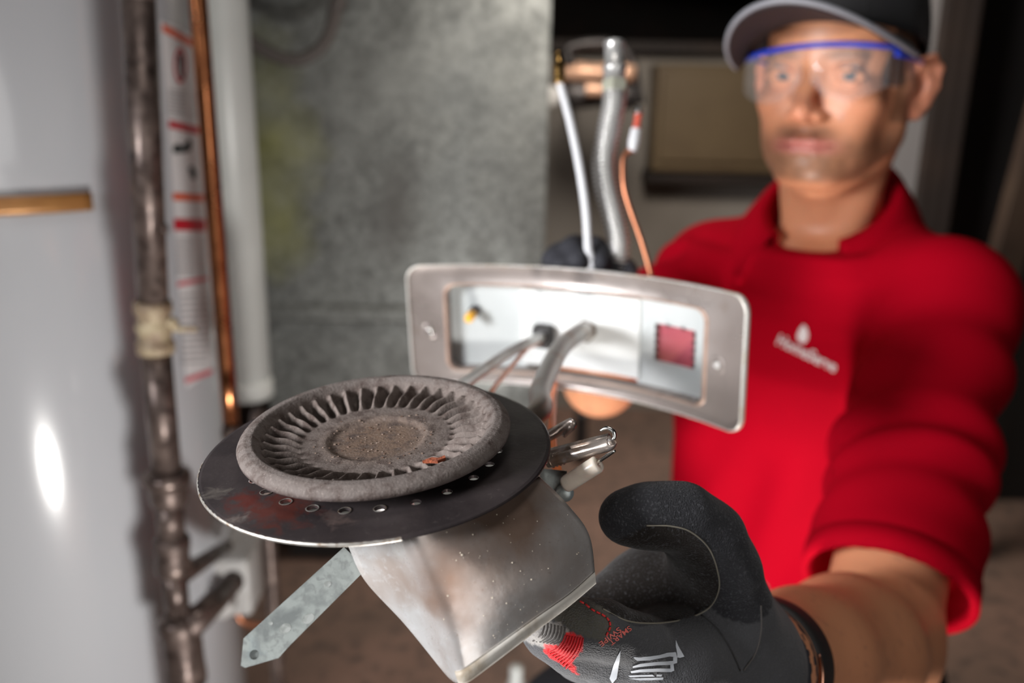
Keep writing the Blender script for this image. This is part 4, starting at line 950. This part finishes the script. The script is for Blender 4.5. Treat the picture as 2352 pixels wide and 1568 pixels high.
# ---------------- safety glasses
mat('blue_frame', (.01, .045, .50), .3); 
ml = mat('clear_lens', (.95, .97, 1.0), .05, 0, alpha=.05, spec=.8)
gl = obj('safety_glasses', tube([hd_(x, .103-.60*x*x/.075*.42*1.0-8*max(0, abs(x)-.055)**1.6, .025-.006*(x/.07)**2+.06*x) for x in np.linspace(-.078, .078, 17)], [.0020]+[.0027]*15+[.0024], 10, 3), MATS['blue_frame'], man)
gl['label'] = 'clear safety glasses with blue brow bar'
def lens(s):
    def fn(u, v):
        x = s*(.004+.066*u); zt = .022-.004*u+.06*x; zb__ = -.012-.018*math.sin(math.pi*min(1, .22+u*.72))+.006*(1-u)*0+(.016*(1-u)**3)+.06*x; z = zt+(zb__-zt)*v
        y = .107-.60*x*x/.075*.42-8*max(0, abs(x)-.055)**1.6+.002*math.sin(math.pi*v)
        return hd_(x, y, z)
    return fn
for s in (-1, 1):
    obj('lens', solid(grid(lens(s), 26, 14), .0018), ml, gl)
    obj('lens_rim', tube([lens(s)(u, 1) for u in np.linspace(0, 1, 20)], .0009, 8, 2), ml, gl)
    obj('nose_pad', tube([hd_(s*.009, .106, -.002), hd_(s*.013, .100, -.014), hd_(s*.015, .094, -.022)], .0018, 8), ml, gl)
    obj('temple', tube([hd_(s*.072, .070, .018), hd_(s*.079, .045, .016), hd_(s*.081, .0, .013), hd_(s*.078, -.03, .006)], [.0032, .0028, .0024, .0022], 8), MATS['blue_frame' if s else 'blue_frame'], gl)
    obj('side_shield', solid(grid(lambda u, v: hd_(s*(.072+.006*u), .070-.045*u, .016-.030*v*(1-.35*u)), 8, 6), .001), ml, gl)
# ================================================================== GLOVES
mat('glove_knit', (.055, .055, .060), .8, 0, attr=True, var=[(900, (.11, .11, .12), .55, .8)], bump=('vor', 1400, .55, .0006), bump2=('noise', 220, .35, .0015), spec=.25, sheen=.12)
g = Vol(span((Wl[0]-.20, Wl[0]+.06, .0014)), span((Wl[1]-.15, Wl[1]+.06, .0014)), span((Wl[2]-.06, Wl[2]+.14, .0014)), .03)
fa = nrm(Wl-El)
g.chain([Wl-fa*.012, Wl+fa*.015, W(1640, 1520, .408), W(1540, 1512, .382), W(1450, 1500, .366)], [.0300, .0285, .0235, .0195, .0140], .014)
# index to little finger, each its own chain closing round the far side of the shroud
FG = [([(1470, 1478, .362), (1385, 1445, .351), (1318, 1440, .3465), (1262, 1415, .352), (1215, 1375, .362)], [.0125, .0112, .0108, .0098, .0088]),
      ([(1480, 1530, .372), (1395, 1508, .364), (1318, 1484, .358), (1262, 1452, .362), (1205, 1400, .372)], [.0125, .0114, .0110, .0100, .0088]),
      ([(1490, 1560, .388), (1410, 1540, .386), (1330, 1500, .384), (1270, 1455, .386), (1225, 1395, .390)], [.0125, .0112, .0108, .0098, .0086]),
      ([(1510, 1570, .405), (1430, 1545, .408), (1365, 1500, .408), (1320, 1450, .408), (1290, 1400, .408)], [.0118, .0104, .0096, .0088, .0078])]
for P_, R_ in FG: g.chain([W(*p) for p in P_], R_, .0045)
# palm
g.chain([W(1420, 1400, .415), W(1500, 1372, .425), W(1580, 1370, .435), W(1650, 1420, .435)], [.018, .022, .026, .026], .015)
# thumb
thp = [(1432, 1188, .366), (1490, 1184, .366), (1570, 1186, .371), (1632, 1232, .380), (1668, 1310, .389), (1688, 1400, .400), (1700, 1490, .420)]
g.chain([W(*p) for p in thp], [.0104, .0112, .0118, .0126, .0130, .0150, .0240], .012)
g.chain([W(1570, 1215, .385), W(1618, 1270, .398), W(1625, 1350, .408)], [.010, .012, .012], .014)
SPALM = [(1485, 1207), (1540, 1208), (1588, 1222), (1630, 1262), (1650, 1320), (1650, 1358), (1632, 1392), (1600, 1412), (1555, 1425), (1500, 1431), (1440, 1425), (1385, 1398), (1345, 1372), (1310, 1330), (1330, 1285), (1420, 1240)]
def inpoly(px, py, poly):
    ins = np.zeros(len(px), bool); n = len(poly)
    for i in range(n):
        x1_, y1_ = poly[i]; x2_, y2_ = poly[(i+1) % n]
        c = ((y1_ > py) != (y2_ > py)) & (px < (x2_-x1_)*(py-y1_)/(y2_-y1_+1e-9)+x1_); ins ^= c
    return ins
def segd(V, P):
    d = np.full(len(V), 9.)
    for i in range(len(P)-1):
        a, b = P[i], P[i+1]; ab = b-a; t = np.clip(((V-a)@ab)/(ab@ab), 0, 1); d = np.minimum(d, np.linalg.norm(V-a-t[:, None]*ab, axis=1))
    return d
gv_, gf_ = g.mesh()
D = gv_-CL; zz = D@f_; PXv, PYv = 1176+FPX*(D@r_)/zz, 784-FPX*(D@u_)/zz
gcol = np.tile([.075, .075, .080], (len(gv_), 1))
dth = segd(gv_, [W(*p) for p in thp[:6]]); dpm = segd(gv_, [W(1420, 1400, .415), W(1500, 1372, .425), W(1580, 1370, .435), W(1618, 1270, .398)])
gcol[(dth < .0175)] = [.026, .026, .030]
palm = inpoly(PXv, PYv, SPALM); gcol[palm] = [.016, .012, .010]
tip = inpoly(PXv, PYv, [(1215, 1340), (1345, 1372), (1392, 1400), (1410, 1440), (1400, 1478), (1340, 1462), (1285, 1430), (1240, 1420)]); gcol[tip] = [.10, .095, .080]
grayrib = inpoly(PXv, PYv, [(1200, 1470), (1245, 1425), (1290, 1430), (1310, 1455), (1290, 1480), (1262, 1492), (1240, 1486)]); gcol[grayrib] = [.34, .32, .30]
red = inpoly(PXv, PYv, [(1300, 1450), (1342, 1462), (1338, 1490), (1314, 1518), (1330, 1552), (1250, 1500), (1250, 1480), (1285, 1482)]); gcol[red] = [.80, .025, .03]
me = mesh(gv_, gf_); a_ = me.color_attributes.new('Col', 'FLOAT_COLOR', 'POINT'); a_.data.foreach_set('color', np.concatenate([gcol, np.ones((len(gcol), 1))], 1).astype(np.float32).ravel())
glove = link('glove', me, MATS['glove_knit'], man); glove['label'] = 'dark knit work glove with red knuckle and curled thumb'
gT = bvh(glove)
def onto(tree, pts, off=.0003):
    out = []
    for x, y in pts:
        d = Vector(ray(x, y)).normalized(); h = tree.ray_cast(Vector(CL), d)
        if h[0] is not None: out.append(np.array(h[0]-d*off))
    return out
mat('seam_thread', (.22, .20, .16), .7); mat('red_thread', (.70, .03, .03), .6); mat('coral_print', (.80, .17, .14), .6); mat('logo_white', (.60, .63, .68), .55); mat('rib_dark', (.10, .09, .085), .8); mat('rib_red', (.55, .012, .02), .7)
sm = onto(gT, SPALM[:12]); obj('palm_seam', tube(sm, .00035, 6, 6), MATS['seam_thread'], glove)
q = onto(gT, [(1610, 1412), (1650, 1448), (1680, 1495), (1700, 1540)]); obj('thumb_seam', tube(q, .0004, 6, 6), MATS['rubber'], glove)
q = onto(gT, [(1748, 1390), (1748, 1450), (1735, 1500), (1708, 1540)]); obj('thumb_seam', tube(q, .0004, 6, 6), MATS['rib_dark'], glove)
rt = [(1332, 1380), (1345, 1387), (1358, 1398), (1370, 1405), (1382, 1410), (1394, 1418), (1401, 1428), (1402, 1440), (1397, 1452), (1391, 1462)]
for i in range(0, len(rt)-1):
    q = onto(gT, [rt[i], ((rt[i][0]*.3+rt[i+1][0]*.7), (rt[i][1]*.3+rt[i+1][1]*.7))], .0005)
    if len(q) == 2: obj('red_stitch', tube(q, .00042, 6, 2), MATS['red_thread'], glove)
for k in range(7):
    x = 1246+k*8; q = onto(gT, [(x-22, 1472+k*1.2), (x-6, 1460+k*2), (x+2, 1444+k*2), (x+4, 1428+k*2)], .0003)
    if len(q) > 2: obj('rib', tube(q, .00028, 6, 4), MATS['rib_dark'], glove)
for k in range(8):
    x = 1292+k*6; q = onto(gT, [(x-34, 1500+k*5), (x-12, 1488+k*3), (x, 1474+k*2), (x+6, 1458+k*1)], .0003)
    if len(q) > 2: obj('rib', tube(q, .00028, 6, 4), MATS['rib_red'], glove)
# prints on the glove
def gp_(name, polys, m, cuts=2): return decal(name, polys, gT, MATS[m], glove, .00035, cuts)
def z3(pts): return [(1200+x/3.5636, 1360+y/3.5636) for x, y in pts]
gp_('glove_print', [z3(p) for p in (
    [(800, 472), (792, 560), (780, 640), (770, 700), (735, 740), (712, 700), (745, 590), (772, 520)],
    [(1250, 390), (1272, 440), (1322, 525), (1285, 535), (1262, 530), (1262, 500), (1250, 440)],
    [(905, 525), (960, 528), (1040, 520), (1120, 510), (1180, 492), (1250, 488), (1262, 530), (1200, 522), (1130, 535), (1040, 552), (940, 555), (915, 540)],
    [(1228, 528), (1262, 528), (1262, 575), (1228, 582)],
    [(905, 598), (960, 580), (1100, 565), (1230, 558), (1262, 575), (1215, 590), (1100, 592), (960, 605), (900, 612)],
    [(1205, 590), (1232, 586), (1240, 640), (1208, 632)],
    [(885, 640), (960, 625), (1100, 618), (1210, 620), (1240, 636), (1215, 648), (1100, 645), (960, 648), (890, 655)],
    [(865, 676), (1060, 668), (1080, 683), (880, 688)], [(1095, 668), (1140, 668), (1135, 683), (1092, 683)],
    [(870, 700), (1150, 692), (1148, 710), (960, 716)])], 'logo_white', 1)
for s_, o_ in (('SMART', (868, 272)), ('SWIPE', (785, 282))):
    gp_('glove_lettering', text_polys(s_, z3([o_])[0], (-165/3.56, 128/3.56), (38/3.56, 46/3.56), 3, .012), 'coral_print', 1)
# cuff
mat('cuff_black', (.030, .030, .038), .75, bump=('vor', 900, .4, .0006))
cf = obj('cuff', lathe(Wl-fa*.006, -fa, [(.0315, -.016), (.0322, -.010), (.0322, .004), (.0312, .0065), (.030, .006)], 72, caps=False), MATS['cuff_black'], glove)
# wristband with holes and rose clasp
wb = Wl-fa*.024; wax = [nrm(np.cross(fa, [0, 0, 1])), nrm(np.cross(fa, np.cross(fa, [0, 0, 1])))]
band = obj('wristband', lathe(wb, -fa, [(.0300, -.0105), (.0332, -.0100), (.0340, -.006), (.0345, .006), (.0340, .0105), (.0310, .011)], 72, caps=False), MATS['rubber'], man)
band['label'] = 'black rubber wristband with round holes'
mat('hole_black', (.004, .004, .004), .8)
bT = bvh(band)
for px, py in ((1800, 1428), (1814, 1450), (1825, 1476), (1827, 1500), (1824, 1526)):
    q = onto(bT, [(px, py)], .0)
    if q: n_ = nrm((q[0]-wb)-fa*((q[0]-wb)@fa)); obj('strap_hole', lathe(q[0]-n_*.0004, n_, [(.0015, 0), (.0015, .0006), (0, .0006)], 14), MATS['hole_black'], band)
mat('rose_gold', (.65, .33, .22), .25, 1.)
cc_ = Wl-fa*.0125; u1_ = nrm(np.cross(fa, u_)); v1_ = nrm(np.cross(fa, u1_)); v1_ = v1_ if v1_@u_ > 0 else -v1_; u1_ = u1_ if u1_@r_ > 0 else -u1_
obj('clasp', tube([cc_+(u1_*math.cos(t)+v1_*math.sin(t))*.0335 for t in np.linspace(-1.2, .35, 12)], [.0004, .0012, .0016, .0016, .0016, .0012, .0004], 10, 3), MATS['rose_gold'], band)
# ---- right hand, gloved, behind the door, holding the hoses
g2 = Vol(span((Wr[0]-.09, Wr[0]+.09, .0022)), span((Wr[1]-.12, Wr[1]+.09, .0022)), span((Wr[2]-.06, Wr[2]+.14, .0022)), .03)
g2.chain([Wr, W(1335, 650, .765), W(1345, 610, .755)], [.030, .030, .026], .015)
for i, P_ in enumerate(([(1310, 600, .75), (1285, 590, .735), (1275, 600, .715), (1290, 615, .70)], [(1335, 590, .75), (1320, 572, .735), (1312, 580, .715), (1325, 600, .70)],
                        [(1362, 590, .75), (1365, 575, .735), (1372, 585, .72), (1375, 605, .705)], [(1385, 605, .755), (1400, 598, .745), (1408, 608, .73), (1402, 622, .72)])):
    g2.chain([W(*p) for p in P_], [.0125, .0115, .0108, .0095], .004)
g2.chain([W(1375, 650, .765), W(1420, 632, .745), W(1435, 622, .725)], [.016, .013, .011], .006)
gr_ = volobj('glove', g2, MATS['cuff_black'], man); gr_['label'] = 'black glove gripping the hoses behind the plate'
print('verts', sum(len(o.data.vertices) for o in bpy.data.objects if o.type == 'MESH'))
for m_ in list(bpy.data.meshes):
    if m_.users == 0: bpy.data.meshes.remove(m_)
for o in sc.objects:
    if 'wloc' in o: del o['wloc']
